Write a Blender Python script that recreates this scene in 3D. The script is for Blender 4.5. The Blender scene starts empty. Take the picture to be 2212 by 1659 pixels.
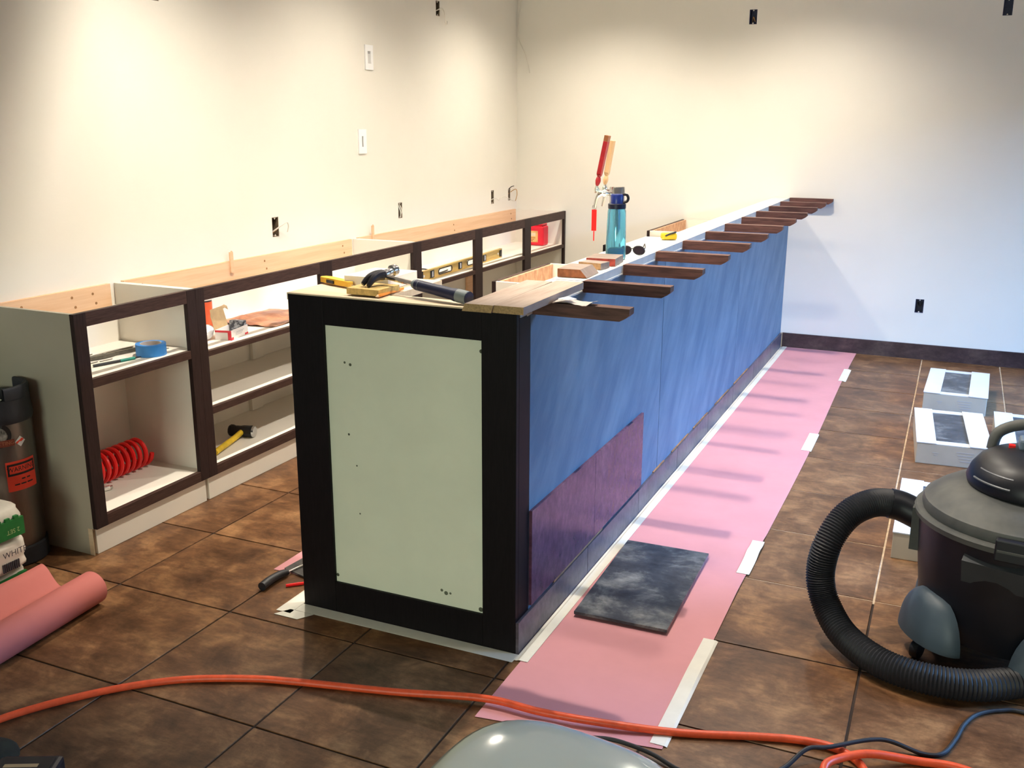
import bpy, bmesh, math, random
from mathutils import Vector, Matrix, noise
random.seed(7)
C = bpy.context.scene.collection
SC = bpy.context.scene

# ------------------------------------------------------------------ camera
cam_d = bpy.data.cameras.new('camera'); cam = bpy.data.objects.new('camera', cam_d); C.objects.link(cam)
right = Vector((0.91180621, 0.41060709, 0.00335473)); up = Vector((-0.10811352, 0.23218243, 0.96664512)); fwd = Vector((-0.39613243, 0.88175571, -0.25609756))
m = Matrix.Identity(4)
for i in range(3):
    m[i][0] = right[i]; m[i][1] = up[i]; m[i][2] = -fwd[i]
m.translation = Vector((1.08314, -2.44150, 1.55666))
cam.matrix_world = m
cam_d.sensor_fit = 'HORIZONTAL'; cam_d.sensor_width = 36.0; cam_d.lens = 2118.75 / 2212 * 36.0
cam_d.clip_start = 0.05
SC.camera = cam
SC.view_settings.view_transform = 'Standard'; SC.view_settings.look = 'None'
SC.view_settings.gamma = 1.0; SC.view_settings.use_curve_mapping = False
SC.view_settings.exposure = 0.0

# ------------------------------------------------------------------ world and daylight
world = bpy.data.worlds.new('world'); SC.world = world; world.use_nodes = True
bg = world.node_tree.nodes['Background']; bg.inputs[0].default_value = (0.30, 0.50, 1.0, 1); bg.inputs[1].default_value = 0.5
def area(name, loc, target, sx, sy, power, col):
    d = bpy.data.lights.new(name, 'AREA'); d.shape = 'RECTANGLE'; d.size = sx; d.size_y = sy; d.energy = power; d.color = col
    o = bpy.data.objects.new(name, d); C.objects.link(o); o.location = loc
    o.rotation_euler = (Vector(target) - Vector(loc)).to_track_quat('-Z', 'Y').to_euler()
    return o
# open sky beyond the shop window in the right wall
area('sky_daylight', (9.5, 1.6, 5.4), (3.0, 1.6, 1.2), 10.0, 5.0, 17500, (0.19, 0.48, 1.0))
# added fill light for the bar end panel, outside a made-up front window
area('end_panel_fill', (0.2, -8.4, 2.0), (0.0, 0.0, 0.9), 3.5, 2.2, 400, (0.86, 0.95, 0.76))
CAN_POWER = 190.0; CAN_COL = (1.0, 0.905, 0.765)

# ------------------------------------------------------------------ materials
MATS = {}
def mat(name, col, rough=0.6, metal=0.0, spec=0.5, var=0.0, vscale=8.0, col2=None, stretch=(1, 1, 1), bump=0.0, bscale=60.0,
        trans=0.0, ior=1.45, rand=0.0, coat=0.0, emit=None, detail=4.0, rot=(0, 0, 0), ramp=(0.35, 0.65), alpha=1.0, tex=False):
    if name in MATS: return MATS[name]
    mt = bpy.data.materials.new(name); MATS[name] = mt; mt.use_nodes = True
    nt = mt.node_tree; b = nt.nodes['Principled BSDF']
    b.inputs['Base Color'].default_value = (*col, 1); b.inputs['Roughness'].default_value = rough; b.inputs['Metallic'].default_value = metal
    b.inputs['Specular IOR Level'].default_value = spec; b.inputs['IOR'].default_value = ior
    b.inputs['Transmission Weight'].default_value = trans; b.inputs['Coat Weight'].default_value = coat; b.inputs['Coat Roughness'].default_value = 0.06
    b.inputs['Alpha'].default_value = alpha
    if emit:
        b.inputs['Emission Color'].default_value = (*emit[0], 1); b.inputs['Emission Strength'].default_value = emit[1]
    tc = nt.nodes.new('ShaderNodeTexCoord'); mp = nt.nodes.new('ShaderNodeMapping')
    if tex: mp.vector_type = 'TEXTURE'
    mp.inputs['Scale'].default_value = stretch; mp.inputs['Rotation'].default_value = rot
    nt.links.new(tc.outputs['Object'], mp.inputs['Vector'])
    vec = mp.outputs['Vector']
    if rand:
        oi = nt.nodes.new('ShaderNodeObjectInfo'); ad = nt.nodes.new('ShaderNodeVectorMath'); ad.operation = 'ADD'
        sc = nt.nodes.new('ShaderNodeVectorMath'); sc.operation = 'SCALE'; sc.inputs['Scale'].default_value = rand
        cb = nt.nodes.new('ShaderNodeCombineXYZ')
        for k in range(3): nt.links.new(oi.outputs['Random'], cb.inputs[k])
        nt.links.new(cb.outputs[0], sc.inputs[0]); nt.links.new(vec, ad.inputs[0]); nt.links.new(sc.outputs[0], ad.inputs[1]); vec = ad.outputs[0]
    if var or col2:
        n = nt.nodes.new('ShaderNodeTexNoise'); n.inputs['Scale'].default_value = vscale; n.inputs['Detail'].default_value = detail; n.inputs['Roughness'].default_value = 0.6
        nt.links.new(vec, n.inputs['Vector'])
        r = nt.nodes.new('ShaderNodeValToRGB'); nt.links.new(n.outputs['Fac'], r.inputs['Fac'])
        c2 = col2 if col2 else tuple(min(1, c * (1 + var)) for c in col)
        c1 = col if col2 else tuple(c * (1 - var) for c in col)
        r.color_ramp.elements[0].position = ramp[0]; r.color_ramp.elements[1].position = ramp[1]
        r.color_ramp.elements[0].color = (*c1, 1); r.color_ramp.elements[1].color = (*c2, 1)
        nt.links.new(r.outputs['Color'], b.inputs['Base Color'])
    if bump:
        n2 = nt.nodes.new('ShaderNodeTexNoise'); n2.inputs['Scale'].default_value = bscale; n2.inputs['Detail'].default_value = 3.0
        nt.links.new(vec, n2.inputs['Vector'])
        bp = nt.nodes.new('ShaderNodeBump'); bp.inputs['Strength'].default_value = bump; bp.inputs['Distance'].default_value = 0.004
        nt.links.new(n2.outputs['Fac'], bp.inputs['Height']); nt.links.new(bp.outputs['Normal'], b.inputs['Normal'])
    return mt

def tile_material(name, dark, mid, light, rough, scale=6.0):
    mt = mat(name, mid, rough, rand=37.0, var=0.1, bump=0.18, bscale=14.0, spec=0.33)
    nt = mt.node_tree; b = nt.nodes['Principled BSDF']
    old = [n for n in nt.nodes if n.type == 'VALTORGB'][0]; noi = old.inputs['Fac'].links[0].from_node
    noi.inputs['Scale'].default_value = scale; noi.inputs['Detail'].default_value = 9.0; noi.inputs['Roughness'].default_value = 0.68; noi.inputs['Distortion'].default_value = 0.35
    cr = old.color_ramp; cr.elements[0].position = 0.30; cr.elements[0].color = (*dark, 1); cr.elements[1].position = 0.72; cr.elements[1].color = (*light, 1)
    e = cr.elements.new(0.5); e.color = (*mid, 1)
    n3 = nt.nodes.new('ShaderNodeTexNoise'); n3.inputs['Scale'].default_value = scale * 5; n3.inputs['Detail'].default_value = 8.0; n3.inputs['Roughness'].default_value = 0.75
    mp3 = nt.nodes.new('ShaderNodeMapping'); mp3.inputs['Scale'].default_value = (0.45, 1.5, 1.0); mp3.inputs['Rotation'].default_value = (0, 0, 0.5)
    nt.links.new(noi.inputs['Vector'].links[0].from_socket, mp3.inputs['Vector']); nt.links.new(mp3.outputs[0], n3.inputs['Vector'])
    mr = nt.nodes.new('ShaderNodeMapRange'); mr.inputs['From Min'].default_value = 0.3; mr.inputs['From Max'].default_value = 0.7; mr.inputs['To Min'].default_value = 0.62; mr.inputs['To Max'].default_value = 1.40
    nt.links.new(n3.outputs['Fac'], mr.inputs['Value'])
    vm = nt.nodes.new('ShaderNodeVectorMath'); vm.operation = 'SCALE'; nt.links.new(old.outputs['Color'], vm.inputs[0]); nt.links.new(mr.outputs[0], vm.inputs['Scale']); nt.links.new(vm.outputs[0], b.inputs['Base Color'])
    return mt

wall_m = mat('wall_paint', (0.80, 0.765, 0.69), 0.75, var=0.02, vscale=1.3, bump=0.12, bscale=9.0, spec=0.25)
ceil_m = mat('ceiling_paint', (0.70, 0.68, 0.64), 0.8, var=0.02)
white_m = mat('white_melamine', (0.80, 0.76, 0.68), 0.45, var=0.02, vscale=3)
endwhite_m = mat('primed_panel', (0.76, 0.78, 0.62), 0.55, var=0.03, vscale=5, spec=0.3)
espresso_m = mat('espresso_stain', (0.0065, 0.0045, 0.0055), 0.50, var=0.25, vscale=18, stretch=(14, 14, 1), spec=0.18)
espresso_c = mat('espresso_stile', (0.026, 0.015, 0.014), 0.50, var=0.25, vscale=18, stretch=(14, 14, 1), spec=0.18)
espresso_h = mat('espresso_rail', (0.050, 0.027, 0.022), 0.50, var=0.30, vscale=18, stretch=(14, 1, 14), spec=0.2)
bracket_m = mat('bracket_wood', (0.115, 0.050, 0.038), 0.5, var=0.35, vscale=10, stretch=(1, 10, 10), spec=0.35)
pine_m = mat('pine', (0.72, 0.44, 0.25), 0.6, col2=(0.80, 0.53, 0.33), vscale=5, stretch=(9, 0.5, 12))
pine2_m = mat('pine_x', (0.66, 0.45, 0.27), 0.6, col2=(0.76, 0.56, 0.36), vscale=5, stretch=(14, 1, 1))
ply_m = mat('plywood', (0.62, 0.48, 0.32), 0.6, col2=(0.70, 0.57, 0.40), vscale=6, stretch=(0.6, 8, 8))
knot_m = mat('knot', (0.30, 0.14, 0.05), 0.6, var=0.2)
barpanel_m = mat('grey_cement_panel', (0.112, 0.172, 0.245), 0.60, col2=(0.205, 0.280, 0.350), vscale=4.0, stretch=(1, 1.9, 0.55), rot=(0.85, 0, 0), tex=True, bump=0.10, bscale=120, spec=0.2, detail=9, ramp=(0.40, 0.75), rand=11)
plate_m = mat('white_plate', (0.64, 0.62, 0.56), 0.5, var=0.05, vscale=20)
floor_m = tile_material('floor_tile', (0.046, 0.019, 0.008), (0.135, 0.062, 0.027), (0.30, 0.158, 0.070), 0.40)
grout_dark = mat('grout_dark', (0.030, 0.018, 0.014), 0.9, var=0.2)
grout_light = mat('grout_light', (0.50, 0.38, 0.26), 0.9, var=0.2, vscale=30)
base_m = tile_material('base_tile', (0.035, 0.020, 0.022), (0.060, 0.036, 0.036), (0.10, 0.065, 0.055), 0.35, 6.0)
plinth_m = tile_material('plinth_tile', (0.055, 0.045, 0.060), (0.095, 0.080, 0.100), (0.15, 0.12, 0.13), 0.35, 6.0)
darktile_m = tile_material('slate_tile', (0.010, 0.012, 0.018), (0.045, 0.050, 0.060), (0.24, 0.245, 0.235), 0.33, 6.0)
walltile_m = tile_material('plum_tile', (0.070, 0.030, 0.060), (0.095, 0.042, 0.078), (0.13, 0.065, 0.10), 0.26, 5.0)
paper_m = mat('pink_paper', (0.60, 0.275, 0.30), 0.7, var=0.04, vscale=4, spec=0.25)
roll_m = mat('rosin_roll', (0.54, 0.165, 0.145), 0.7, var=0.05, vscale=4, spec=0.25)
tape_m = mat('masking_tape', (0.72, 0.70, 0.62), 0.6, var=0.04, vscale=12)
black_m = mat('black_plastic', (0.012, 0.013, 0.018), 0.38, var=0.2, vscale=20)
rubber_m = mat('black_rubber', (0.014, 0.015, 0.020), 0.55, var=0.2, vscale=30)
chrome_m = mat('chrome', (0.85, 0.85, 0.84), 0.08, metal=1.0, var=0.02)
steel_m = mat('brushed_steel', (0.19, 0.165, 0.15), 0.36, metal=1.0, var=0.12, vscale=20, stretch=(1, 1, 0.2))
cream_m = mat('white_plastic', (0.86, 0.86, 0.84), 0.35, var=0.01)
orange_m = mat('orange_rubber', (0.72, 0.085, 0.025), 0.42, var=0.1, vscale=40)
red_m = mat('red_plastic', (0.80, 0.018, 0.018), 0.30, var=0.1, vscale=10)
yellow_m = mat('yellow_plastic', (0.80, 0.50, 0.02), 0.35, var=0.05)
hole_m = mat('dark_hole', (0.02, 0.018, 0.016), 0.9, var=0.2)

# ------------------------------------------------------------------ geometry helpers
MW = {}
class G:
    def __init__(s): s.v = []; s.f = []
    def add(s, v, f, M=None):
        n = len(s.v)
        s.v += [tuple(M @ Vector(p)) if M else tuple(p) for p in v]; s.f += [tuple(i + n for i in q) for q in f]; return s
    def box(s, x0, x1, y0, y1, z0, z1, M=None, ch=0.0):
        if ch <= 0:
            v = [(x0, y0, z0), (x1, y0, z0), (x1, y1, z0), (x0, y1, z0), (x0, y0, z1), (x1, y0, z1), (x1, y1, z1), (x0, y1, z1)]
            return s.add(v, [(0, 3, 2, 1), (4, 5, 6, 7), (0, 1, 5, 4), (1, 2, 6, 5), (2, 3, 7, 6), (3, 0, 4, 7)], M)
        bm = bmesh.new(); bmesh.ops.create_cube(bm, size=1.0)
        for p in bm.verts: p.co = Vector(((x0 + x1) / 2 + p.co.x * (x1 - x0), (y0 + y1) / 2 + p.co.y * (y1 - y0), (z0 + z1) / 2 + p.co.z * (z1 - z0)))
        bmesh.ops.bevel(bm, geom=list(bm.edges), offset=ch, segments=2, affect='EDGES', profile=0.5)
        bm.verts.index_update(); v = [tuple(p.co) for p in bm.verts]; f = [tuple(q.index for q in fc.verts) for fc in bm.faces]; bm.free()
        return s.add(v, f, M)
    def prism(s, pts, axis, a0, a1, M=None):
        n = len(pts)
        def mk(p, a): return {'x': (a, p[0], p[1]), 'y': (p[0], a, p[1]), 'z': (p[0], p[1], a)}[axis]
        v = [mk(p, a0) for p in pts] + [mk(p, a1) for p in pts]
        f = [tuple(range(n))[::-1], tuple(range(n, 2 * n))] + [(i, (i + 1) % n, n + (i + 1) % n, n + i) for i in range(n)]
        return s.add(v, f, M)
    def lathe(s, prof, c=(0, 0, 0), n=32, M=None, a0=0.0, a1=2 * math.pi, sx=1.0, sy=1.0):
        full = abs(a1 - a0 - 2 * math.pi) < 1e-6; k = n if full else n + 1
        v = []; f = []
        for (r, z) in prof:
            for i in range(k):
                a = a0 + (a1 - a0) * i / n
                v.append((c[0] + r * math.cos(a) * sx, c[1] + r * math.sin(a) * sy, c[2] + z))
        for j in range(len(prof) - 1):
            for i in range(n if full else n):
                i2 = (i + 1) % k
                f.append((j * k + i, j * k + i2, (j + 1) * k + i2, (j + 1) * k + i))
        if full:
            if prof[0][0] > 1e-6: f.append(tuple(range(k))[::-1])
            if prof[-1][0] > 1e-6: f.append(tuple((len(prof) - 1) * k + i for i in range(k)))
        return s.add(v, f, M)
    def tube(s, pts, r, n=10, sub=8, closed=False, M=None, smooth=True, caps=True):
        P = [Vector(p) for p in pts]
        if smooth and len(P) > 2:
            Q = []; N = len(P); rng = range(N) if closed else range(N - 1)
            for i in rng:
                p0 = P[(i - 1) % N] if (closed or i > 0) else P[0]; p1 = P[i]; p2 = P[(i + 1) % N]; p3 = P[(i + 2) % N] if (closed or i + 2 < N) else P[-1]
                for k in range(sub):
                    t = k / sub
                    Q.append(0.5 * ((2 * p1) + (-p0 + p2) * t + (2 * p0 - 5 * p1 + 4 * p2 - p3) * t * t + (-p0 + 3 * p1 - 3 * p2 + p3) * t ** 3))
            if not closed: Q.append(P[-1])
            P = Q
        N = len(P); v = []; f = []; nrm = None
        for i in range(N):
            a = P[(i + 1) % N] if (closed or i < N - 1) else P[i]; b_ = P[i - 1] if (closed or i > 0) else P[i]
            t = (a - b_).normalized()
            if nrm is None: nrm = t.orthogonal().normalized()
            else:
                nrm = nrm - t * nrm.dot(t)
                nrm = nrm.normalized() if nrm.length > 1e-6 else t.orthogonal().normalized()
            bi = t.cross(nrm); rr = r(i, N) if callable(r) else r
            for k in range(n):
                an = 2 * math.pi * k / n
                v.append(tuple(P[i] + nrm * rr * math.cos(an) + bi * rr * math.sin(an)))
        for i in range(N if closed else N - 1):
            j = (i + 1) % N
            for k in range(n):
                k2 = (k + 1) % n; f.append((i * n + k, i * n + k2, j * n + k2, j * n + k))
        if not closed and caps: f.append(tuple(range(n))[::-1]); f.append(tuple((N - 1) * n + k for k in range(n)))
        return s.add(v, f, M)
    def grid(s, fn, nu, nv, th=0.0012):
        v = []; f = []
        for q in (0, 1):
            for j in range(nv + 1):
                for i in range(nu + 1):
                    p = Vector(fn(i / nu, j / nv)); v.append((p.x, p.y, p.z - th * q))
        W = nu + 1; O = W * (nv + 1)
        for j in range(nv):
            for i in range(nu):
                a = j * W + i; f.append((a, a + 1, a + 1 + W, a + W)); f.append((O + a, O + a + W, O + a + 1 + W, O + a + 1))
        for i in range(nu):
            f.append((i, O + i, O + i + 1, i + 1)); a = nv * W + i; f.append((a, a + 1, O + a + 1, O + a))
        for j in range(nv):
            a = j * W; f.append((a, a + W, O + a + W, O + a)); a = j * W + nu; f.append((a, O + a, O + a + W, a + W))
        return s.add(v, f)
    def ball(s, c, rx, ry=None, rz=None, n=16, m_=10, M=None):
        ry = ry or rx; rz = rz or rx
        prof = [(math.sin(math.pi * j / m_), -math.cos(math.pi * j / m_)) for j in range(m_ + 1)]
        v = []; f = []
        for (r, z) in prof:
            for i in range(n):
                a = 2 * math.pi * i / n; v.append((c[0] + rx * r * math.cos(a), c[1] + ry * r * math.sin(a), c[2] + rz * z))
        for j in range(m_):
            for i in range(n): f.append((j * n + i, j * n + (i + 1) % n, (j + 1) * n + (i + 1) % n, (j + 1) * n + i))
        return s.add(v, f, M)
    def build(s, name, mt, parent=None, smooth=False, ang=0.6):
        vs = [Vector(p) for p in s.v]
        if parent is not None:
            inv = MW[parent].inverted(); vs = [inv @ p for p in vs]; base = Vector((0, 0, 0))
        else:
            lo = [min(p[i] for p in vs) for i in range(3)]; hi = [max(p[i] for p in vs) for i in range(3)]
            base = Vector(((lo[0] + hi[0]) / 2, (lo[1] + hi[1]) / 2, lo[2])); vs = [p - base for p in vs]
        me = bpy.data.meshes.new(name); me.from_pydata([tuple(p) for p in vs], [], s.f); me.validate(); me.update()
        bm = bmesh.new(); bm.from_mesh(me); bmesh.ops.remove_doubles(bm, verts=bm.verts, dist=1e-6); bmesh.ops.recalc_face_normals(bm, faces=bm.faces); bm.to_mesh(me); bm.free()
        if smooth:
            me.shade_smooth()
            me.set_sharp_from_angle(angle=ang)
        if mt: me.materials.append(mt)
        o = bpy.data.objects.new(name, me); C.objects.link(o)
        if parent is not None: o.parent = parent; MW[o] = MW[parent].copy()
        else: o.location = base; MW[o] = Matrix.Translation(base)
        return o
def box(name, x0, x1, y0, y1, z0, z1, mt, parent=None, ch=0.0, M=None): return G().box(x0, x1, y0, y1, z0, z1, M, ch).build(name, mt, parent)
def tag(o, label, cat, group=None):
    o['label'] = label; o['category'] = cat
    if group: o['group'] = group
    return o
def thing(name, label, cat, loc=(0, 0, 0), rz=0.0, group=None):
    o = bpy.data.objects.new(name, None); C.objects.link(o); o.location = loc; o.rotation_euler = (0, 0, rz); o.empty_display_size = 0.05
    MW[o] = Matrix.Translation(Vector(loc)) @ Matrix.Rotation(rz, 4, 'Z')
    return tag(o, label, cat, group)
def struct(o): o['kind'] = 'structure'; return o
def frame(loc, rz=0.0, ry=0.0, rx=0.0): return Matrix.Translation(Vector(loc)) @ Matrix.Rotation(rz, 4, 'Z') @ Matrix.Rotation(ry, 4, 'Y') @ Matrix.Rotation(rx, 4, 'X')
def text_geo(txt, size, fn):
    cu = bpy.data.curves.new('t', 'FONT'); cu.body = txt; cu.size = size; cu.align_x = 'CENTER'; cu.align_y = 'CENTER'; cu.extrude = 0.0; cu.resolution_u = 3
    o = bpy.data.objects.new('t', cu); C.objects.link(o); dg = bpy.context.evaluated_depsgraph_get(); dg.update()
    me = bpy.data.meshes.new_from_object(o.evaluated_get(dg)); g = G().add([fn(p.co.x, p.co.y) for p in me.vertices], [tuple(p.vertices) for p in me.polygons])
    bpy.data.objects.remove(o); bpy.data.meshes.remove(me); return g

# ------------------------------------------------------------------ room shell
XL, XR, YB, YF, ZC = -2.10, 4.20, 4.719, -6.00, 2.72
T = 0.4824; TX0, TY0 = -0.0008, -0.146
floor = struct(G().box(XL, XR, YF, YB, -0.06, -0.0035).build('floor', grout_dark))
lg = G()
lg.box(0.44, XR, 0.80, YB, -0.05, -0.0022)
lg.build('light_grout', grout_light, floor)
tile_cache = {}
gap = 0.0035
i0 = math.floor((XL - TX0) / T); i1 = math.ceil((XR - TX0) / T); j0 = math.floor((YF - TY0) / T); j1 = math.ceil((YB - TY0) / T)
for i in range(i0, i1):
    for j in range(j0, j1):
        x0 = max(XL, TX0 + i * T + gap); x1 = min(XR, TX0 + (i + 1) * T - gap); y0 = max(YF, TY0 + j * T + gap); y1 = min(YB, TY0 + (j + 1) * T - gap)
        if x1 - x0 < 0.02 or y1 - y0 < 0.02: continue
        key = (round(x1 - x0, 4), round(y1 - y0, 4))
        if key not in tile_cache:
            o = G().box(-key[0] / 2, key[0] / 2, -key[1] / 2, key[1] / 2, -0.012, 0.0, None, 0.0012).build('floor_tile', floor_m); tile_cache[key] = o.data; o.parent = floor
        else:
            o = bpy.data.objects.new('floor_tile', tile_cache[key]); C.objects.link(o); o.parent = floor
        o.location = Vector(((x0 + x1) / 2, (y0 + y1) / 2, -0.012)) - floor.location
def wall(name, plane, a0, a1, z0, z1, d0, d1, holes):
    """wall in the plane x or y = d0..d1 with rectangular openings (a0,a1,z0,z1)"""
    A = sorted({a0, a1, *[h[0] for h in holes], *[h[1] for h in holes]}); Z = sorted({z0, z1, *[h[2] for h in holes], *[h[3] for h in holes]})
    g = G()
    for p in range(len(A) - 1):
        run = None
        for q in range(len(Z) - 1):
            ca = (A[p] + A[p + 1]) / 2; cz = (Z[q] + Z[q + 1]) / 2
            inside = any(h[0] < ca < h[1] and h[2] < cz < h[3] for h in holes)
            if inside:
                if run is not None: g_add(g, plane, A[p], A[p + 1], run, Z[q], d0, d1)
                run = None
            elif run is None: run = Z[q]
        if run is not None: g_add(g, plane, A[p], A[p + 1], run, Z[-1], d0, d1)
    return struct(g.build(name, wall_m))
def g_add(g, plane, a0, a1, z0, z1, d0, d1):
    if plane == 'x': g.box(d0, d1, a0, a1, z0, z1)
    else: g.box(a0, a1, d0, d1, z0, z1)
BW, BH = 0.027, 0.048
LBOX = [(3.463, 2.272, 0.026, 0.046), (1.680, 1.043, 0.027, 0.050), (2.931, 1.033, 0.024, 0.048), (4.277, 1.030, 0.024, 0.050), (4.579, 1.030, 0.020, 0.045), (0.960, 2.115, 0.022, 0.060)]
RBOX = [(-0.338, 2.270, 0.026, 0.048), (1.227, 2.268, 0.027, 0.049), (0.909, 0.367, 0.027, 0.047)]
wall_left = wall('wall_left', 'x', YF, YB, 0, ZC, XL - 0.12, XL, [(y - w, y + w, z - h, z + h) for y, z, w, h in LBOX])
wall_back = wall('wall_back', 'y', XL - 0.12, XR + 0.12, 0, ZC, YB, YB + 0.12, [(x - w, x + w, z - h, z + h) for x, z, w, h in RBOX])
WY0, WY1, WZ0, WZ1 = 1.10, 3.20, 0.15, 2.25
wall_right = wall('wall_right', 'x', YF, YB, 0, ZC, XR, XR + 0.12, [(WY0, WY1, WZ0, WZ1)])
wall_front = struct(G().box(XL - 0.12, -1.0, YF - 0.12, YF, 0, ZC).box(-1.0, 1.4, YF - 0.12, YF, 2.2, ZC).box(-1.0, 1.4, YF - 0.12, YF, 0, 0.2).box(1.4, XR + 0.12, YF - 0.12, YF, 0, ZC).build('wall_front', mat('front_wall_dark', (0.10, 0.095, 0.09), 0.8, var=0.05)))
ceiling = struct(box('ceiling', XL - 0.12, XR + 0.12, YF - 0.12, YB + 0.12, ZC, ZC + 0.1, ceil_m))
bb = struct(box('baseboard_back', 0.016, XR, YB - 0.012, YB, 0, 0.105, base_m))
# shop window in the right wall
glass_m = bpy.data.materials.new('window_glass'); glass_m.use_nodes = True; nt = glass_m.node_tree
tr = nt.nodes.new('ShaderNodeBsdfTransparent'); gl = nt.nodes.new('ShaderNodeBsdfGlossy'); gl.inputs['Roughness'].default_value = 0.02
mx = nt.nodes.new('ShaderNodeMixShader'); mx.inputs[0].default_value = 0.06; nt.links.new(tr.outputs[0], mx.inputs[1]); nt.links.new(gl.outputs[0], mx.inputs[2])
nt.links.new(mx.outputs[0], nt.nodes['Material Output'].inputs['Surface'])
win = thing('window_1', 'x', 'window', (XR + 0.06, (WY0 + WY1) / 2, WZ0)); del win['label']; del win['category']; struct(win)
fg = mat('window_frame', (0.10, 0.10, 0.11), 0.4, var=0.05)
for (a, b_, z0, z1) in [(WY0, WY1, WZ0, WZ0 + 0.05), (WY0, WY1, WZ1 - 0.05, WZ1)]: box('window_frame', XR + 0.03, XR + 0.09, a, b_, z0, z1, fg, win)
NP = 4
for k in range(NP + 1):
    yy = WY0 + (WY1 - WY0 - 0.05) * k / NP; box('mullion', XR + 0.03, XR + 0.09, yy, yy + 0.05, WZ0 + 0.05, WZ1 - 0.05, fg, win)
    if k < NP: box('pane', XR + 0.055, XR + 0.061, yy + 0.05, yy + (WY1 - WY0 - 0.05) / NP, WZ0 + 0.05, WZ1 - 0.05, glass_m, win)

win2 = thing('fill_window', 'x', 'window', (0.2, YF - 0.06, 0.2)); del win2['label']; del win2['category']; struct(win2)  # unseen front window, made up to let the end panel fill in
for (a, b_, z0, z1) in [(-1.0, 1.4, 0.2, 0.25), (-1.0, 1.4, 2.15, 2.2)]: box('window_frame', a, b_, YF - 0.09, YF - 0.03, z0, z1, fg, win2)
for k in range(3): box('mullion', -1.0 + 1.175 * k, -0.95 + 1.175 * k, YF - 0.09, YF - 0.03, 0.25, 2.15, fg, win2)
for k in range(2): box('pane', -0.95 + 1.175 * k, 0.175 + 1.175 * k, YF - 0.061, YF - 0.055, 0.25, 2.15, glass_m, win2)
# recessed ceiling lights (columns 1.35 m apart, rows about 1.5 m)
bulb_m = mat('lamp_bulb', (1, 0.9, 0.75), 0.5, emit=((1.0, 0.85, 0.62), 6.0))
def can_light(x, y, label, power=CAN_POWER, added_baffle=False, size=136):
    t = thing('recessed_light', label, 'ceiling light', (x, y, ZC - 0.012), 0, 'recessed ceiling lights')
    G().lathe([(0.075, 0.0), (0.10, 0.0), (0.10, 0.012), (0.075, 0.012), (0.075, 0.0)], (x, y, ZC - 0.012), 32).build('trim_ring', cream_m, t, True)
    G().lathe([(0.0, 0.0), (0.072, 0.0), (0.072, 0.006), (0.0, 0.006)], (x, y, ZC - 0.0065), 24).build('lamp_lens', bulb_m, t)
    if added_baffle:  # unseen half-ring lip added to cut the beam off wall corner and front floor
        v = []; f = []; n = 28
        for q in range(n + 1):
            az = math.pi + math.pi * q / n; zl = ZC - 0.024 - 0.158 * math.sin(az - math.pi) ** 0.8
            for r in (0.0745, 0.0765): v += [(x + r * math.cos(az), y + r * math.sin(az), ZC - 0.012), (x + r * math.cos(az), y + r * math.sin(az), zl)]
        for q in range(n):
            a = 4 * q; f += [(a, a + 4, a + 5, a + 1), (a + 2, a + 3, a + 7, a + 6), (a + 1, a + 5, a + 7, a + 3), (a, a + 2, a + 6, a + 4)]
        G().add(v, f).build('added_baffle', cream_m, t, True)
    d = bpy.data.lights.new('can_beam', 'SPOT'); d.energy = power; d.color = CAN_COL; d.spot_size = math.radians(size); d.spot_blend = 1.0; d.shadow_soft_size = 0.018 if added_baffle else 0.05
    o = bpy.data.objects.new('can_beam', d); C.objects.link(o); o.parent = t; o.location = (0, 0, -0.012)
CANS = [(-1.24, 3.80, 'recessed ceiling light above the back bar cabinets by the corner'), (-1.24, 2.16, 'recessed ceiling light above the middle of the back bar aisle'),
        (-1.24, 0.68, 'recessed ceiling light above the near end of the back bar aisle'), (0.11, 3.80, 'recessed ceiling light above the bar nearest the back wall'),
        (0.11, 2.16, 'recessed ceiling light above the middle of the bar'), (0.11, 0.68, 'recessed ceiling light above the near end of the bar')]
for x, y, l in CANS: can_light(x, y, l, added_baffle=(y < 1))
can_light(1.46, 0.30, 'recessed ceiling light above the vacuum', 58.0, size=104)
for x, y, l in [(-0.60, -3.3, 'recessed ceiling light behind the camera on the left wall side'), (1.46, -3.3, 'recessed ceiling light behind the camera on the window side')]: can_light(x, y, l, 9.0)

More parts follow.
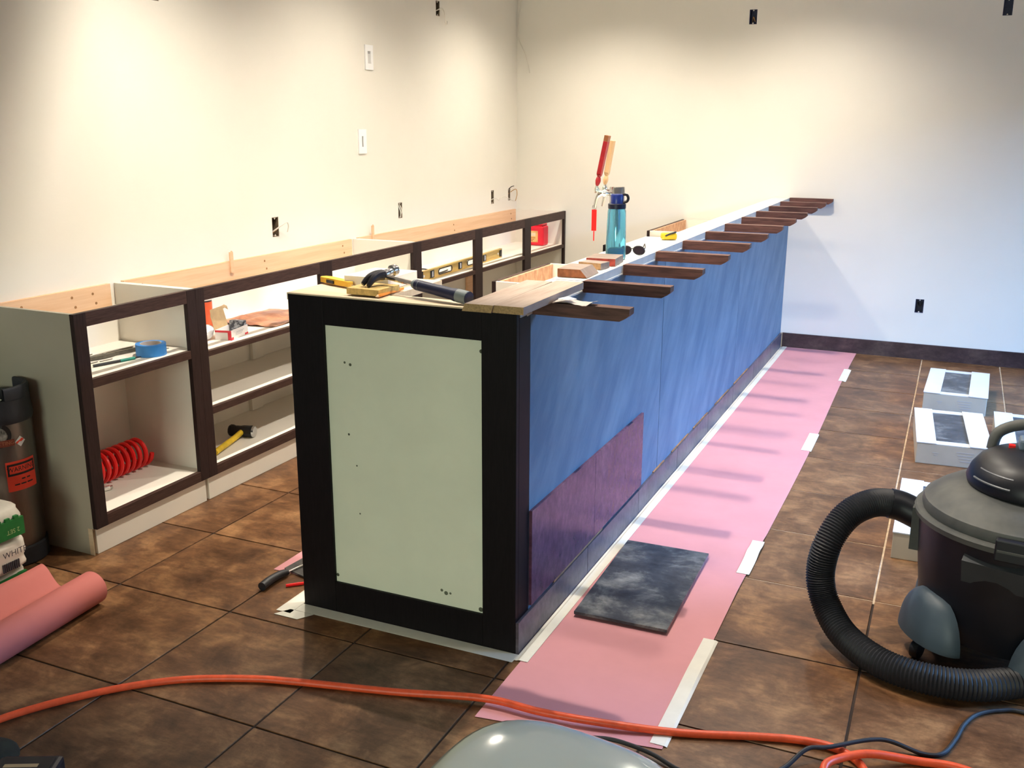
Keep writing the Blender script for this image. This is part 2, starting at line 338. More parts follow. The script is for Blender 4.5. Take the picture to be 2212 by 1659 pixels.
# ------------------------------------------------------------------ electrical boxes and plates on the walls
boxblue = mat('box_plastic', (0.03, 0.035, 0.09), 0.5, var=0.2, vscale=40)
boxsteel = mat('box_steel', (0.20, 0.15, 0.10), 0.5, metal=0.3, var=0.3, vscale=30)
wire_w = mat('cable_white', (0.72, 0.68, 0.60), 0.5, var=0.05)
wire_c = mat('bare_copper', (0.50, 0.28, 0.10), 0.4, metal=0.6, var=0.1)
wire_k = mat('wire_black', (0.02, 0.02, 0.02), 0.5, var=0.1)
def ebox(side, a, z, w, h, mt, label, wires):
    loc = (XL, a, z) if side == 'L' else (a, YB, z)
    t = thing('electrical_box', label, 'electrical box', loc, 0, 'open electrical boxes')
    def pt(u, v, d):   # u along wall, v up, d out of the wall
        return (XL + d, a + u, z + v) if side == 'L' else (a + u, YB - d, z + v)
    g = G(); D = 0.06; e = 0.0006; tk = 0.003
    def bx(u0, u1, v0, v1, d0, d1):
        p = pt(u0, v0, d0); q = pt(u1, v1, d1)
        g.box(min(p[0], q[0]), max(p[0], q[0]), min(p[1], q[1]), max(p[1], q[1]), min(p[2], q[2]), max(p[2], q[2]))
    w_, h_ = w - e, h - e
    bx(-w_, w_, -h_, h_, -D, -D + tk); bx(-w_, -w_ + tk, -h_, h_, -D, -0.001); bx(w_ - tk, w_, -h_, h_, -D, -0.001); bx(-w_, w_, h_ - tk, h_, -D, -0.001); bx(-w_, w_, -h_, -h_ + tk, -D, -0.001)
    g.build('back_box', mt, t)
    for s in (-1, 1):
        ear = G()
        p = [(-0.008, s * h_), (0.008, s * h_), (0.0, s * (h_ - 0.012))]
        v = [pt(u, vv, -0.002) for u, vv in p] + [pt(u, vv, -0.006) for u, vv in p]
        ear.add(v, [(0, 1, 2), (3, 5, 4), (0, 3, 4, 1), (1, 4, 5, 2), (2, 5, 3, 0)]); ear.build('mounting_ear', wire_w, t)
    for (pts, r, wm) in wires: G().tube([pt(*p) for p in pts], r, 8, 6).build('wire', wm, t, True)
    return t
lb = [
 ('open electrical box high on left wall above the upper switch plate, loose cable', boxsteel, [([(-.01, -.03, -.04), (.0, -.01, -.005), (.02, .0, .02), (.035, -.03, .03), (.06, -.08, .02), (.085, -.09, .02), (.09, -.07, .02)], .0035, wire_w)]),
 ('open electrical box with cable looping out above the left pine nailer', boxsteel, [([(-.015, -.035, -.03), (-.005, -.015, .0), (.02, .012, .03), (.045, .022, .04), (.062, .0, .035), (.058, -.03, .03)], .0035, wire_w), ([(-.012, -.04, -.03), (.0, -.02, -.004), (.022, .010, .022)], .002, wire_c)]),
 ('open electrical box with folded wires between two pine shims', boxsteel, [([(-.004, .045, -.02), (-.008, .0, .004), (.002, -.04, .0)], .004, wire_w), ([(.012, .045, -.02), (.010, .0, .004), (.014, -.035, -.01)], .0035, wire_w)]),
 ('open electrical box with trailing wires left of the corner box', boxsteel, [([(.0, -.03, -.03), (.02, -.01, .01), (.05, -.025, .03), (.09, -.012, .025), (.16, -.005, .02), (.22, -.015, .015)], .0028, wire_w)]),
 ('small open electrical box closest to the room corner', boxsteel, [([(.0, .03, -.02), (-.005, .06, .02), (.02, .065, .03)], .003, wire_k), ([(.01, .0, -.02), (.05, .04, .03), (.07, .0, .035), (.05, -.05, .03)], .0028, wire_c), ([(.0, -.02, -.02), (.05, -.05, .02), (.11, -.02, .03)], .0028, wire_w)]),
 ('open electrical box at the very top of the left wall above unit one', boxsteel, [])]
for (y, z, w, h), (l, mt_, wr) in zip(LBOX, lb): ebox('L', y, z, w, h, mt_, l, wr)
rb = [('dark open electrical box high on the back wall above the bar', boxblue, [([(-.01, -.03, -.04), (.0, .0, -.01), (.012, -.03, -.02)], .003, wire_c)]),
      ('dark open electrical box highest on the back wall far from the bar', boxblue, []),
      ('dark blue open electrical box low on back wall above the baseboard', boxblue, [([(-.012, .02, -.04), (.0, -.01, -.015), (.014, .02, -.03)], .003, wire_k)])]
for (x, z, w, h), (l, mt_, wr) in zip(RBOX, rb): ebox('B', x, z, w, h, mt_, l, wr)
plate_w = mat('switch_plate_white', (0.92, 0.92, 0.92), 0.3, var=0.01)
plate_g = mat('plate_grey', (0.30, 0.30, 0.30), 0.5, var=0.1); plate_lg = mat('plate_light_grey', (0.62, 0.61, 0.60), 0.5, var=0.05)
for (y, z, lab, up_) in [(2.617, 1.924, 'white wall plate with recessed cable slot, the upper of two', True), (2.518, 1.457, 'white wall plate with a narrow dark slot, the lower of two', False)]:
    t = thing('wall_plate', lab, 'wall plate', (XL, y, z))
    g = G(); w = 0.041; h = 0.068
    # raised frame with an opening
    ow, o0, o1 = (0.016, -0.034, 0.034) if up_ else (0.008, -0.030, 0.030)
    for (a, b_, c_, d_) in [(-w, -ow, -h, h), (ow, w, -h, h), (-ow, ow, -h, o0), (-ow, ow, o1, h)]: g.box(XL, XL + 0.007, y + a, y + b_, z + c_, z + d_)
    g.build('plate', plate_w, t)
    if up_:
        G().add([(XL + 0.001, y - ow, z + o0), (XL + 0.001, y + ow, z + o0), (XL + 0.0055, y + ow, z + o0), (XL + 0.0055, y - ow, z + o0), (XL + 0.0008, y - ow, z + o1), (XL + 0.0008, y + ow, z + o1)], [(3, 2, 5, 4), (0, 4, 5, 1), (0, 3, 4), (1, 5, 2), (0, 1, 2, 3)]).build('scoop', plate_lg, t)
        box('slot', XL + 0.0008, XL + 0.0020, y - ow, y + ow, z + o1 - 0.014, z + o1, plate_g, t)
    else: box('slot', XL + 0.0006, XL + 0.0018, y - ow, y + ow, z + o0, z + o1, plate_g, t)
# loose low voltage cable in the corner
tag(G().tube([(-2.055, 4.70, 2.70), (-2.06, 4.70, 2.45), (-2.085, 4.70, 2.30), (-2.08, 4.70, 2.18), (-2.03, 4.70, 2.08), (-2.0, 4.70, 1.99), (-1.99, 4.705, 1.93)], 0.003, 8, 6).build('loose_cable', wire_w, None, True), 'thin pale cable hanging down the room corner', 'cable')

# ------------------------------------------------------------------ cabinets
side_m = mat('beige_laminate_shaded', (0.40, 0.37, 0.29), 0.5, var=0.03, vscale=4)  # beige end panel, colour darkened to stand in for its shaded side
def cabinet(name, label, xb, xf, y0, y1, top, stiles, rails, shelves, group, nailer=True, cutmat=white_m, toe=True, sub=None):
    """open face-frame cabinet; xb back plane, xf face plane (either direction)"""
    s = 1 if xf > xb else -1
    t = thing(name, label, 'cabinet', ((xb + xf) / 2, (y0 + y1) / 2, 0), 0, group)
    def bx(n, xa, xc, ya, yb, za, zb, mt, ch=0.0): return box(n, min(xa, xc), max(xa, xc), ya, yb, za, zb, mt, t, ch)
    fi = xf - s * 0.020                              # inside of the face frame
    for (ya, yb) in ((y0 + 0.001, y0 + 0.017), (y1 - 0.017, y1 - 0.001)):
        pts = [(xb, 0.0), (fi - s * 0.022, 0.0), (fi - s * 0.022, 0.105), (fi, 0.105), (fi, top), (xb, top)]
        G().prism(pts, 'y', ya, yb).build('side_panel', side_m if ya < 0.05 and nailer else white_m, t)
    bx('back_panel', xb, xb + s * 0.008, y0 + 0.017, y1 - 0.017, 0.105, top - 0.09 if nailer else top, white_m)
    bx('bottom_panel', xb + s * 0.008, fi, y0 + 0.017, y1 - 0.017, 0.128, 0.146, white_m)
    bx('toe_kick', fi - s * 0.022, fi - s * 0.006, y0 + 0.017, y1 - 0.001, 0.0, 0.127, white_m)
    for z in shelves: bx('shelf', xb + s * 0.008, fi, y0 + 0.017, y1 - 0.017, z - 0.018, z, white_m)
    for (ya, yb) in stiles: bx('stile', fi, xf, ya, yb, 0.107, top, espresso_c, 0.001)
    edges = [(stiles[k][1], stiles[k + 1][0]) for k in range(len(stiles) - 1)]
    for (za, zb) in rails:
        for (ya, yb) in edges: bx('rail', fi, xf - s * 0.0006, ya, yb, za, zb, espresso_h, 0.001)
    if nailer:
        n = bx('nailer', xb, xb + s * 0.019, y0 + 0.02, y1 - 0.055, top - 0.088, top + 0.004, pine_m)
        g = G(); k = 0
        for yy in [y0 + 0.12, (y0 + y1) / 2 + 0.05, y1 - 0.15]:
            for zz in (top - 0.025, top - 0.065):
                G().lathe([(0.0, 0.0), (0.0055, 0.0), (0.0055, 0.0012), (0.0, 0.0012)], n=10, M=frame((xb + s * 0.019, yy + 0.013 * (k % 2), zz), 0, math.pi / 2 * s)).build('screw_hole', knot_m, n); k += 1
    return t
XW = XL
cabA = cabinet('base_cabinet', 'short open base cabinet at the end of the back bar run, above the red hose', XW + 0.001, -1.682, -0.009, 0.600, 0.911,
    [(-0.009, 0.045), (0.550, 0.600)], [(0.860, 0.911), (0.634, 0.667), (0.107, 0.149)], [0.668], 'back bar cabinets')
cabB = cabinet('base_cabinet', 'long open base cabinet with three shelf levels holding the sledge hammer', XW + 0.001, -1.682, 0.6005, 2.400, 0.911,
    [(0.6005, 0.650), (1.460, 1.562), (2.355, 2.400)], [(0.858, 0.911), (0.622, 0.645), (0.374, 0.404), (0.107, 0.147)], [0.648, 0.406], 'back bar cabinets')
cabC = cabinet('base_cabinet', 'long open base cabinet against the corner holding the gold spirit level', XW + 0.001, -1.682, 2.4005, 4.716, 0.911,
    [(2.4005, 2.450), (3.140, 3.246), (3.928, 4.038), (4.690, 4.716)], [(0.852, 0.911), (0.630, 0.655), (0.107, 0.147)], [0.655], 'back bar cabinets')
box('end_cap', -1.728, -1.706, -0.0098, -0.0085, 0.0, 0.105, ply_m, cabA)
# inner back stiles and strips of the long units
for (cb, yy, z0, z1, mt_) in [(cabB, 1.372, 0.149, 0.386, white_m), (cabB, 1.402, 0.407, 0.629, white_m), (cabC, 3.80, 0.149, 0.635, pine_m)]:
    box('back_stile', XW + 0.010, XW + 0.030, yy, yy + 0.085, z0, z1, mt_, cb)
for (cb, y0, y1, z) in [(cabB, 0.62, 1.36, 0.27), (cabB, 1.46, 2.38, 0.27), (cabB, 0.62, 1.39, 0.55), (cabB, 1.49, 2.38, 0.55)]:
    box('back_strip', XW + 0.010, XW + 0.024, y0, y1, z, z + 0.075, white_m, cb)
# shims standing between wall and nailers
for (yy, h, lab, w) in [(1.297, 0.965, 'pine shim with split tip behind the middle pine nailer', 0.022), (2.565, 0.978, 'straight pine shim behind the nailer near the corner unit', 0.020)]:
    t0 = G().prism([(yy - w / 2, 0.86), (yy + w / 2, 0.86), (yy + w / 2, h - 0.008), (yy + w / 6, h), (yy - w / 6, h - 0.012), (yy - w / 2, h - 0.005)], 'x', XL + 0.0202, XL + 0.028).build('wood_shim', pine_m)
    tag(t0, lab, 'shim', 'shims behind the nailers')

# ------------------------------------------------------------------ bar
H = 1.067; BWD = 0.772; BLN = YB - 0.001
bar = thing('bar_counter', 'long bar wall with blue-grey panels, dark framed end and wooden brackets', 'bar', (-0.06, 2.36, 0))
box('wall_core', -0.106, -0.012, 0.022, BLN, 0, H - 0.034, mat('wall_framing', (0.05, 0.04, 0.035), 0.8, var=0.2), bar)
box('rear_panel', -0.118, -0.106, 0.022, BLN, 0, H - 0.034, white_m, bar)
# framed end panel
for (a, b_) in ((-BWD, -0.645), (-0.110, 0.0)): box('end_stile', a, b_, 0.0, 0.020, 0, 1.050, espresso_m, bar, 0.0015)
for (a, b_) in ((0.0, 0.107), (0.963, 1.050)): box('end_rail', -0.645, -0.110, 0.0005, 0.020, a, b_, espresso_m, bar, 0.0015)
ep = box('end_panel', -0.645, -0.110, 0.010, 0.018, 0.107, 0.963, endwhite_m, bar)
g = G()
for (x, z, r) in [(-.58, .85, .004), (-.56, .845, .005), (-.575, .62, .004), (-.55, .52, .003), (-.545, .36, .003), (-.115, .93, .006), (-.64, .13, .006), (-.255, .155, .005), (-.24, .148, .007), (-.225, .150, .004), (-.12, .118, .008)]:
    G().lathe([(0, 0), (r, 0), (r * .6, 0.0006), (0, 0.0008)], n=8, M=frame((x, 0.0098, z), 0, 0, math.pi / 2)).build('scuff_mark', mat('scuff', (0.10, 0.11, 0.07), 0.8, var=0.3), ep)
box('corner_post', -0.012, 0.0, 0.0202, 0.097, 0, H - 0.034, espresso_m, bar, 0.001)
for (a, b_) in ((0.0985, 1.5135), (1.5190, 3.10), (3.104, BLN)): box('front_panel', -0.012, 0.0, a, b_, 0, H - 0.034, barpanel_m, bar, 0.0008)
# plinth of cut tiles with a wood strip behind its top edge
yy = 0.0
k = 0
while yy < BLN - 0.05:
    y2 = min(yy + 0.61, BLN - 0.013); box('plinth_tile', 0.0005, 0.0105, yy + 0.0012, y2 - 0.0012, 0, 0.104, plinth_m, bar, 0.0008); yy = y2 + 0.0005; k += 1
    if k > 10: break
for (a, b_, z) in [(0.30, 0.78, 0.114), (1.45, 1.62, 0.109), (1.75, 2.05, 0.109), (2.15, 2.45, 0.109), (2.62, 2.95, 0.109), (3.1, 3.5, 0.109)]:
    box('furring_strip', 0.0002, 0.006, a, b_, 0.1045, z, mat('raw_strip', (0.30, 0.15, 0.07), 0.7, var=0.3, vscale=20), bar)
# top plates between the brackets and the brackets themselves
BY = [0.108 + 0.4185 * i for i in range(12)]
BT = 0.042
prof = [(0.0003, H - 0.037), (0.262, H - 0.037), (0.280, H - 0.027), (0.290, H - 0.018), (0.290, H), (0.0003, H)]
for i, y in enumerate(BY):
    yb = min(y + BT, BLN)
    G().prism(prof, 'y', y if i < 11 else BLN - BT, yb).build('bracket', bracket_m, bar)
ys = [0.022] + [y + 0.004 for y in BY[1:]] + [BLN]
for i in range(len(ys) - 1):
    if ys[i + 1] - ys[i] < 0.05: continue
    g = G().box(-0.116, -0.0004, ys[i] + 0.004, ys[i + 1] - 0.004, H - 0.0335, H - 0.001)
    g.build('top_plate', plate_m, bar)
    # ragged caulk along the lower edge of the plate
    c = G(); n = 14; pts = []
    for q in range(n + 1):
        u = ys[i] + 0.05 + (ys[i + 1] - ys[i] - 0.06) * q / n; pts.append((u, H - 0.034 - 0.006 * abs(noise.noise((u * 23, i, 0)))))
    poly = [(ys[i] + 0.05, H - 0.030)] + pts + [(ys[i + 1] - 0.01, H - 0.030)]
    c.prism(poly, 'x', -0.0003, 0.0015).build('caulk_bead', plate_m, bar)
G().prism([(-0.790, 0.0205), (-0.122, 0.0205), (-0.122, 0.110), (-0.470, 0.125), (-0.470, 0.440), (-0.790, 0.440)], 'z', 1.028, 1.050).build('end_top_board', ply_m, bar)
box('ply_edge', -0.770, -0.122, 0.0, 0.0205, 1.0502, 1.0545, ply_m, bar)
# cabinets built into the staff side of the bar
def barcab(label, y0, y1, cover=False):
    tp = 0.838 if cover else 0.886
    t = cabinet('bar_cabinet', label, -0.1195, -0.763, y0, y1, tp, [(y0, y0 + 0.042), (y1 - 0.042, y1)], [(tp - 0.052, tp), (0.62, 0.645), (0.107, 0.147)], [0.645], 'staff side bar cabinets', nailer=False)
    box('rail_backing', -0.742, -0.728, y0 + 0.018, y1 - 0.018, 0.75, tp - 0.002, mat('raw_rail', (0.42, 0.20, 0.11), 0.6, col2=(0.60, 0.36, 0.22), vscale=7, stretch=(1, 6, 3)), t)
    if cover: box('cover_board', -0.763, -0.1195, y0 + 0.043, y1, tp + 0.0005, tp + 0.012, white_m, t); box('stile_top', -0.763, -0.743, y0, y0 + 0.042, tp + 0.0005, 0.886, espresso_m, t); box('end_upstand', -0.7425, -0.30, y0, y0 + 0.016, tp + 0.0005, 0.886, white_m, t)
barcab('open topped bar cabinet behind the two loose boards', 1.445, 2.098)
barcab('bar cabinet covered by a white board behind the water bottle', 2.938, 3.795, True)
barcab('open topped bar cabinet nearest the back wall', 3.812, 4.705)
cool = thing('undercounter_cooler', 'low white cooler box between two staff side bar cabinets', 'cooler', (-0.44, 2.51, 0))
box('body', -0.750, -0.122, 2.112, 2.925, 0.04, 0.826, cream_m, cool, 0.008); box('lid', -0.755, -0.121, 2.110, 2.928, 0.828, 0.852, mat('cooler_lid', (0.62, 0.61, 0.58), 0.4, var=0.02), cool, 0.006)
for a in (-0.70, -0.18):
    for b_ in (2.16, 2.88): G().lathe([(0.02, 0), (0.02, 0.04)], (a, b_, 0), 12).build('foot', black_m, cool)
# the first two wall tiles set on the bar front
for (a, b_, l) in [(0.0985, 0.672, 'plum wall tile on bar front beside the dark corner post'), (0.6735, 1.250, 'plum wall tile on bar front with the free upright edge')]:
    t0 = box('wall_tile', 0.0003, 0.0105, a, b_, 0.118, 0.430, walltile_m, None, 0.0008); tag(t0, l, 'tile', 'first wall tiles on the bar')

# ------------------------------------------------------------------ pink paper, tapes, loose tile
def bump1(x, c, w): return math.exp(-((x - c) / w) ** 2)
def paper_z(x, y):
    u = (x - 0.03) / 0.5
    z = 0.0022 + 0.0012 * (1 + noise.noise((x * 3, y * 2.2, 0.5)))
    z += 0.012 * bump1(y - 0.05 * u, 0.98, 0.05) * max(0, u) ** 1.5 * (1.0 if u < 0.93 else 0.8) + 0.006 * bump1(y, 1.15, 0.05) * max(0, u) + 0.004 * bump1(y, 0.70, 0.12) * (u ** 2) + 0.004 * bump1(y, 0.12, 0.10) * u
    return z
def paper_pt(u, v):
    y = -0.345 + (4.700 + 0.345) * v; y2 = y + (0.07 * u * (1 - v) ** 8)
    x = 0.0335 + 0.503 * u - 0.006 * math.sin(v * 9) * u
    return (x, y2, paper_z(x, y2))
tag(G().grid(paper_pt, 14, 150, 0.0012).build('paper_runner', paper_m, None, True), 'long pink floor protection paper laid along the bar', 'paper')
def tape(name, x0, x1, y0, y1, lab, zf=None, n=24, skew=0.0):
    def f(u, v):
        x = x0 + (x1 - x0) * u + skew * v; y = y0 + (y1 - y0) * v
        z = 0.0022
        if zf: z = max(z, zf(x, y) + 0.0016)
        return (x, y, z)
    return tag(G().grid(f, 6, n, 0.0006).build(name, tape_m), lab, 'tape', 'masking tape strips')
tape('masking_tape', 0.0125, 0.056, -0.035, 4.700, 'long masking tape strip joining pink paper to the bar plinth', lambda x, y: paper_z(x, y) + 0.0004 if x > 0.02 else 0.0, 180)
pz = lambda x, y: paper_z(x, y) if x < 0.545 else 0.0
tape('masking_tape', 0.500, 0.546, -0.262, 0.326, 'masking tape strip on paper edge crossed by the orange cord', pz, 30)
tape('masking_tape', 0.496, 0.542, 0.832, 1.133, 'masking tape piece on paper edge beside the loose slate tile wrinkle', pz, 20)
tape('masking_tape', 0.500, 0.548, 2.345, 2.646, 'masking tape piece on paper edge across from the second tile box', pz, 14)
tape('masking_tape', 0.508, 0.553, 3.842, 4.180, 'masking tape piece on paper edge closest to the back wall', pz, 14)
tape('masking_tape', -0.775, 0.012, -0.050, -0.002, 'masking tape strip along the foot of the dark framed bar end', None, 6)
tape('masking_tape', -0.832, -0.776, -0.075, 0.40, 'masking tape strip along the staff side corner of the bar', None, 6)
tape('masking_tape', -0.822, -0.730, -0.100, -0.052, 'short torn masking tape end sticking out at the bar corner', None, 3, 0.03)
zt = 0.0092
tag(G().box(-0.155, 0.155, -0.309, 0.309, 0, 0.0105, frame((0.229, 0.600, zt + 0.004), 0.022), 0.0008).build('slate_tile', darktile_m), 'loose dark slate look tile lying on the pink paper', 'tile')
# second strip of paper on the staff side
tag(G().grid(lambda u, v: (-1.03 + 0.24 * u, 0.17 + 1.2 * v, 0.0022 + 0.001 * noise.noise((u * 3, v * 4, 0))), 6, 20, 0.001).build('paper_sheet', paper_m), 'pink paper strip under the bar staff side by the scraper', 'paper')

# ------------------------------------------------------------------ things on the bar top
walnut_m = mat('weathered_board', (0.30, 0.21, 0.16), 0.55, col2=(0.42, 0.31, 0.24), vscale=5, stretch=(3, 14, 3))
board_m = mat('loose_board', (0.36, 0.26, 0.20), 0.55, col2=(0.46, 0.36, 0.29), vscale=6, stretch=(8, 1, 3))
endg_m = mat('end_grain', (0.42, 0.27, 0.12), 0.7, var=0.25, vscale=160)
zb = H + 0.0006
def plank(label, pts0, y0, y1, rz, piv):
    """board of trapezoid section pts0 (x,z) running along y, mitred ends by section"""
    M = Matrix.Translation(Vector(piv)) @ Matrix.Rotation(rz, 4, 'Z') @ Matrix.Translation(-Vector(piv))
    t = thing('loose_board', label, 'board', piv, rz)
    G().prism(pts0, 'y', y0, y1, M).build('board_body', board_m, t)
    G().prism(pts0, 'y', y0 - 0.0008, y0, M).build('end_grain', endg_m, t)
plank('loose wooden board with slanted long edges on the bar end', [(-0.121, zb), (-0.035, zb), (-0.028, zb + 0.021), (-0.112, zb + 0.021)], -0.108, 0.345, 0.03, (-0.08, 0.12, zb))
plank('square edged wooden board beside the slanted one on the bar end', [(-0.029, zb), (0.060, zb), (0.060, zb + 0.0205), (-0.029, zb + 0.0205)], -0.098, 0.376, 0.012, (0.015, 0.12, zb))
orange_wood = mat('cherry_offcut', (0.36, 0.11, 0.035), 0.5, var=0.3, vscale=40)
grey_wood = mat('stained_offcut', (0.28, 0.21, 0.17), 0.45, var=0.15, vscale=9, stretch=(2, 8, 2))
def offcut(label, M, prof, y0, y1, endm):
    t = thing('wood_offcut', label, 'wood block', tuple(M.translation)); g = G().prism(prof, 'y', y0, y1, M); g.build('offcut_body', grey_wood, t)
    G().prism(prof, 'y', y0 - 0.0008, y0, M).build('end_grain', endm, t)
offcut('largest wood offcut with a slanted edge on the bar plates', frame((-0.058, 0.60, zb), 0.05), [(-0.052, 0), (0.050, 0), (0.026, 0.027), (-0.052, 0.027)], -0.02, 0.118, orange_wood)
offcut('small plain wood offcut between the two larger offcuts', frame((-0.066, 0.795, zb), -0.15), [(-0.050, 0), (0.038, 0), (0.038, 0.022), (-0.050, 0.022)], -0.005, 0.060, mat('pale_end', (0.52, 0.30, 0.14), 0.6, var=0.2, vscale=60))
offcut('red edged wood offcut lying in front of the water bottle', frame((-0.062, 0.885, zb), 0.10), [(-0.056, 0), (0.050, 0), (0.050, 0.026), (-0.056, 0.026)], 0.0, 0.135, mat('red_edge', (0.42, 0.06, 0.04), 0.5, var=0.3, vscale=50))
# water bottle
bx_, by_ = -0.076, 1.085
bot = thing('water_bottle', 'tall translucent blue water bottle with navy cap on the bar', 'bottle', (bx_, by_, zb))
bl_m = mat('blue_tritan', (0.42, 0.82, 0.97), 0.05, var=0.03, trans=0.90, ior=1.12, spec=0.6)
navy_m = mat('navy_plastic', (0.012, 0.025, 0.16), 0.3, var=0.1)
G().lathe([(0.0, 0.0), (0.036, 0.0), (0.038, 0.006), (0.0375, 0.06), (0.0355, 0.13), (0.034, 0.178), (0.031, 0.188), (0.028, 0.188), (0.031, 0.17), (0.034, 0.06), (0.034, 0.008), (0.0, 0.006)], (bx_, by_, zb), 36).build('flask', bl_m, bot, True)
G().lathe([(0.0, 0.008), (0.031, 0.008), (0.031, 0.034), (0.024, 0.042), (0.0, 0.045)], (bx_, by_, zb), 24).build('water', mat('blue_water', (0.02, 0.16, 0.32), 0.1, var=0.05, trans=0.2), bot, True)
G().lathe([(0.0, 0.187), (0.033, 0.187), (0.0335, 0.204), (0.031, 0.206), (0.0, 0.206)], (bx_, by_, zb), 32).build('collar', mat('dark_collar', (0.006, 0.008, 0.03), 0.4, var=0.1), bot, True)
cap = G().lathe([(0.0, 0.206), (0.024, 0.206), (0.0245, 0.236), (0.022, 0.240), (0.0, 0.240)], (bx_, by_, zb), 28).build('cap', navy_m, bot, True)
G().tube([(bx_ + 0.022, by_, zb + 0.210), (bx_ + 0.036, by_ + 0.006, zb + 0.214), (bx_ + 0.040, by_ + 0.008, zb + 0.226), (bx_ + 0.034, by_ + 0.006, zb + 0.238), (bx_ + 0.020, by_, zb + 0.238)], 0.005, 8, 6).build('carry_loop', black_m, cap, True)
# draught tower
tx, ty = -0.492, 2.350; zk = 0.8526
tow = thing('beer_tower', 'chrome two tap beer tower standing on the low cooler', 'beer tap', (tx, ty, zk))
G().lathe([(0.0, 0.0), (0.060, 0.0), (0.060, 0.006), (0.039, 0.014), (0.039, 0.398), (0.037, 0.402), (0.0, 0.402)], (tx, ty, zk), 40).build('column', chrome_m, tow, True)
def tap(yy, label, hm, tip, tilt):
    hx = tx - 0.088; hz = zk + 0.368
    ft = G().tube([(tx - 0.028, ty + (yy - ty) * 0.35, hz), (tx - 0.050, yy, hz + 0.004), (hx + 0.01, yy, hz + 0.006)], 0.011, 12, 5)
    ft.tube([(hx + 0.03, yy, hz + 0.004), (hx + 0.005, yy, hz - 0.012), (hx - 0.006, yy, hz - 0.045), (hx - 0.010, yy, hz - 0.070)], lambda i, N: 0.010 - 0.0025 * i / N, 12, 5)
    f = ft.build('faucet', chrome_m, tow, True)
    G().lathe([(0.0, -0.016), (0.012, -0.014), (0.014, -0.004), (0.013, 0.008), (0.007, 0.016), (0.006, 0.024), (0.0, 0.026)], (hx, yy, hz + 0.018), 20).build('bonnet', chrome_m, f, True)
    G().lathe([(0.011, -0.012), (0.016, -0.006), (0.016, 0.006), (0.011, 0.012)], n=16, M=frame((tx - 0.050, ty + (yy - ty) * 0.85, hz + 0.002), 0, math.pi / 2)).build('coupling_nut', chrome_m, f, True)
    M = frame((hx, yy, hz + 0.040), 0, tilt) @ Matrix.Scale(1.10, 4)
    h = G().lathe([(0.0, 0.0), (0.006, 0.0), (0.0095, 0.008), (0.0125, 0.022), (0.0105, 0.034), (0.0075, 0.040), (0.0115, 0.047), (0.013, 0.050)], n=20, M=M)
    h = h.build('tap_handle', hm, tow, True)
    z0 = 0.050; L_ = 0.150
    pr = [(-0.009, z0), (0.009, z0), (0.013, z0 + 0.006), (0.0155, z0 + L_), (-0.0155, z0 + L_), (-0.013, z0 + 0.006)]
    G().prism(pr, 'x', -0.010, 0.010, M).build('paddle', hm, h)
    if tip: G().prism([(-0.0155, z0 + L_ + 0.0004), (0.0155, z0 + L_ + 0.0004), (0.017, z0 + L_ + 0.026), (-0.017, z0 + L_ + 0.026)], 'x', -0.010, 0.010, M).build('handle_tip', tip, h)
    return f, hx, hz
redw = mat('red_wood', (0.36, 0.012, 0.018), 0.35, var=0.15, vscale=30)
natw = mat('maple', (0.62, 0.38, 0.18), 0.4, col2=(0.72, 0.48, 0.26), vscale=6, stretch=(6, 6, 1))
f1, hx, hz = tap(2.290, '', redw, mat('brown_tip', (0.30, 0.11, 0.04), 0.4, var=0.1), 0.20)
f2, _, _ = tap(2.410, '', natw, None, 0.16)
# red lanyard on the first spout
lan = thing('key_lanyard', 'red key tag hanging from the tap spout', 'key tag', (hx - 0.010, 2.290, hz - 0.20))
G().tube([(hx - 0.010 + 0.011 * math.cos(a), 2.290, hz - 0.066 + 0.011 * math.sin(a)) for a in [k * math.pi / 5 for k in range(10)]], 0.0012, 6, 3, closed=True).build('key_ring', chrome_m, lan, True)
G().box(hx - 0.024, hx + 0.002, 2.286, 2.292, hz - 0.185, hz - 0.078, None, 0.002).build('tag_body', red_m, lan)
G().box(hx - 0.013, hx - 0.008, 2.287, 2.291, hz - 0.235, hz - 0.1855).build('tassel', red_m, lan)
# sunglasses
sg = thing('sunglasses', 'black framed sunglasses lying beside the bottle on the bar', 'sunglasses', (-0.045, 1.20, zb))
M = frame((-0.052, 1.215, zb + 0.019), 0.30, 0, 0.12)
lens_m = mat('tinted_lens', (0.05, 0.035, 0.045), 0.05, var=0.02, trans=0.35, ior=1.1)
for sx in (-1, 1):
    ring = [(sx * 0.026 + 0.022 * math.cos(a), 0.0, 0.017 * math.sin(a) - 0.002 * math.cos(a) * sx) for a in [k * math.pi / 8 for k in range(16)]]
    G().tube(ring, 0.0022, 6, 2, closed=True, M=M).build('rim', black_m, sg, True)
    G().prism([(p[0], p[2]) for p in ring], 'y', -0.0006, 0.0006, M).build('lens', lens_m, sg)
    G().tube([(sx * 0.048, 0.0, 0.008), (sx * 0.050, 0.03, 0.008), (sx * 0.048, 0.09, 0.004), (sx * 0.044, 0.115, -0.014)], 0.0022, 6, 5, M=M).build('temple', black_m, sg, True)
G().tube([(-0.007, 0.0, 0.004), (0.0, 0.0, 0.007), (0.007, 0.0, 0.004)], 0.002, 6, 4, M=M).build('bridge', black_m, sg, True)
# yellow chalk-line/tape reel
yt = thing('tape_measure', 'small yellow tape measure with black band on the bar plates', 'tape measure', (-0.068, 1.80, zb))
M = frame((-0.068, 1.80, zb), 0.5)
G().box(-0.034, 0.034, -0.020, 0.020, 0.0, 0.030, M, 0.008).build('case', yellow_m, yt)
G().tube([(-0.02, -0.0205, 0.018), (0.0, -0.0215, 0.027), (0.015, -0.0205, 0.031), (0.028, -0.012, 0.034)], 0.004, 8, 5, M=M).build('belt_clip', black_m, yt, True)
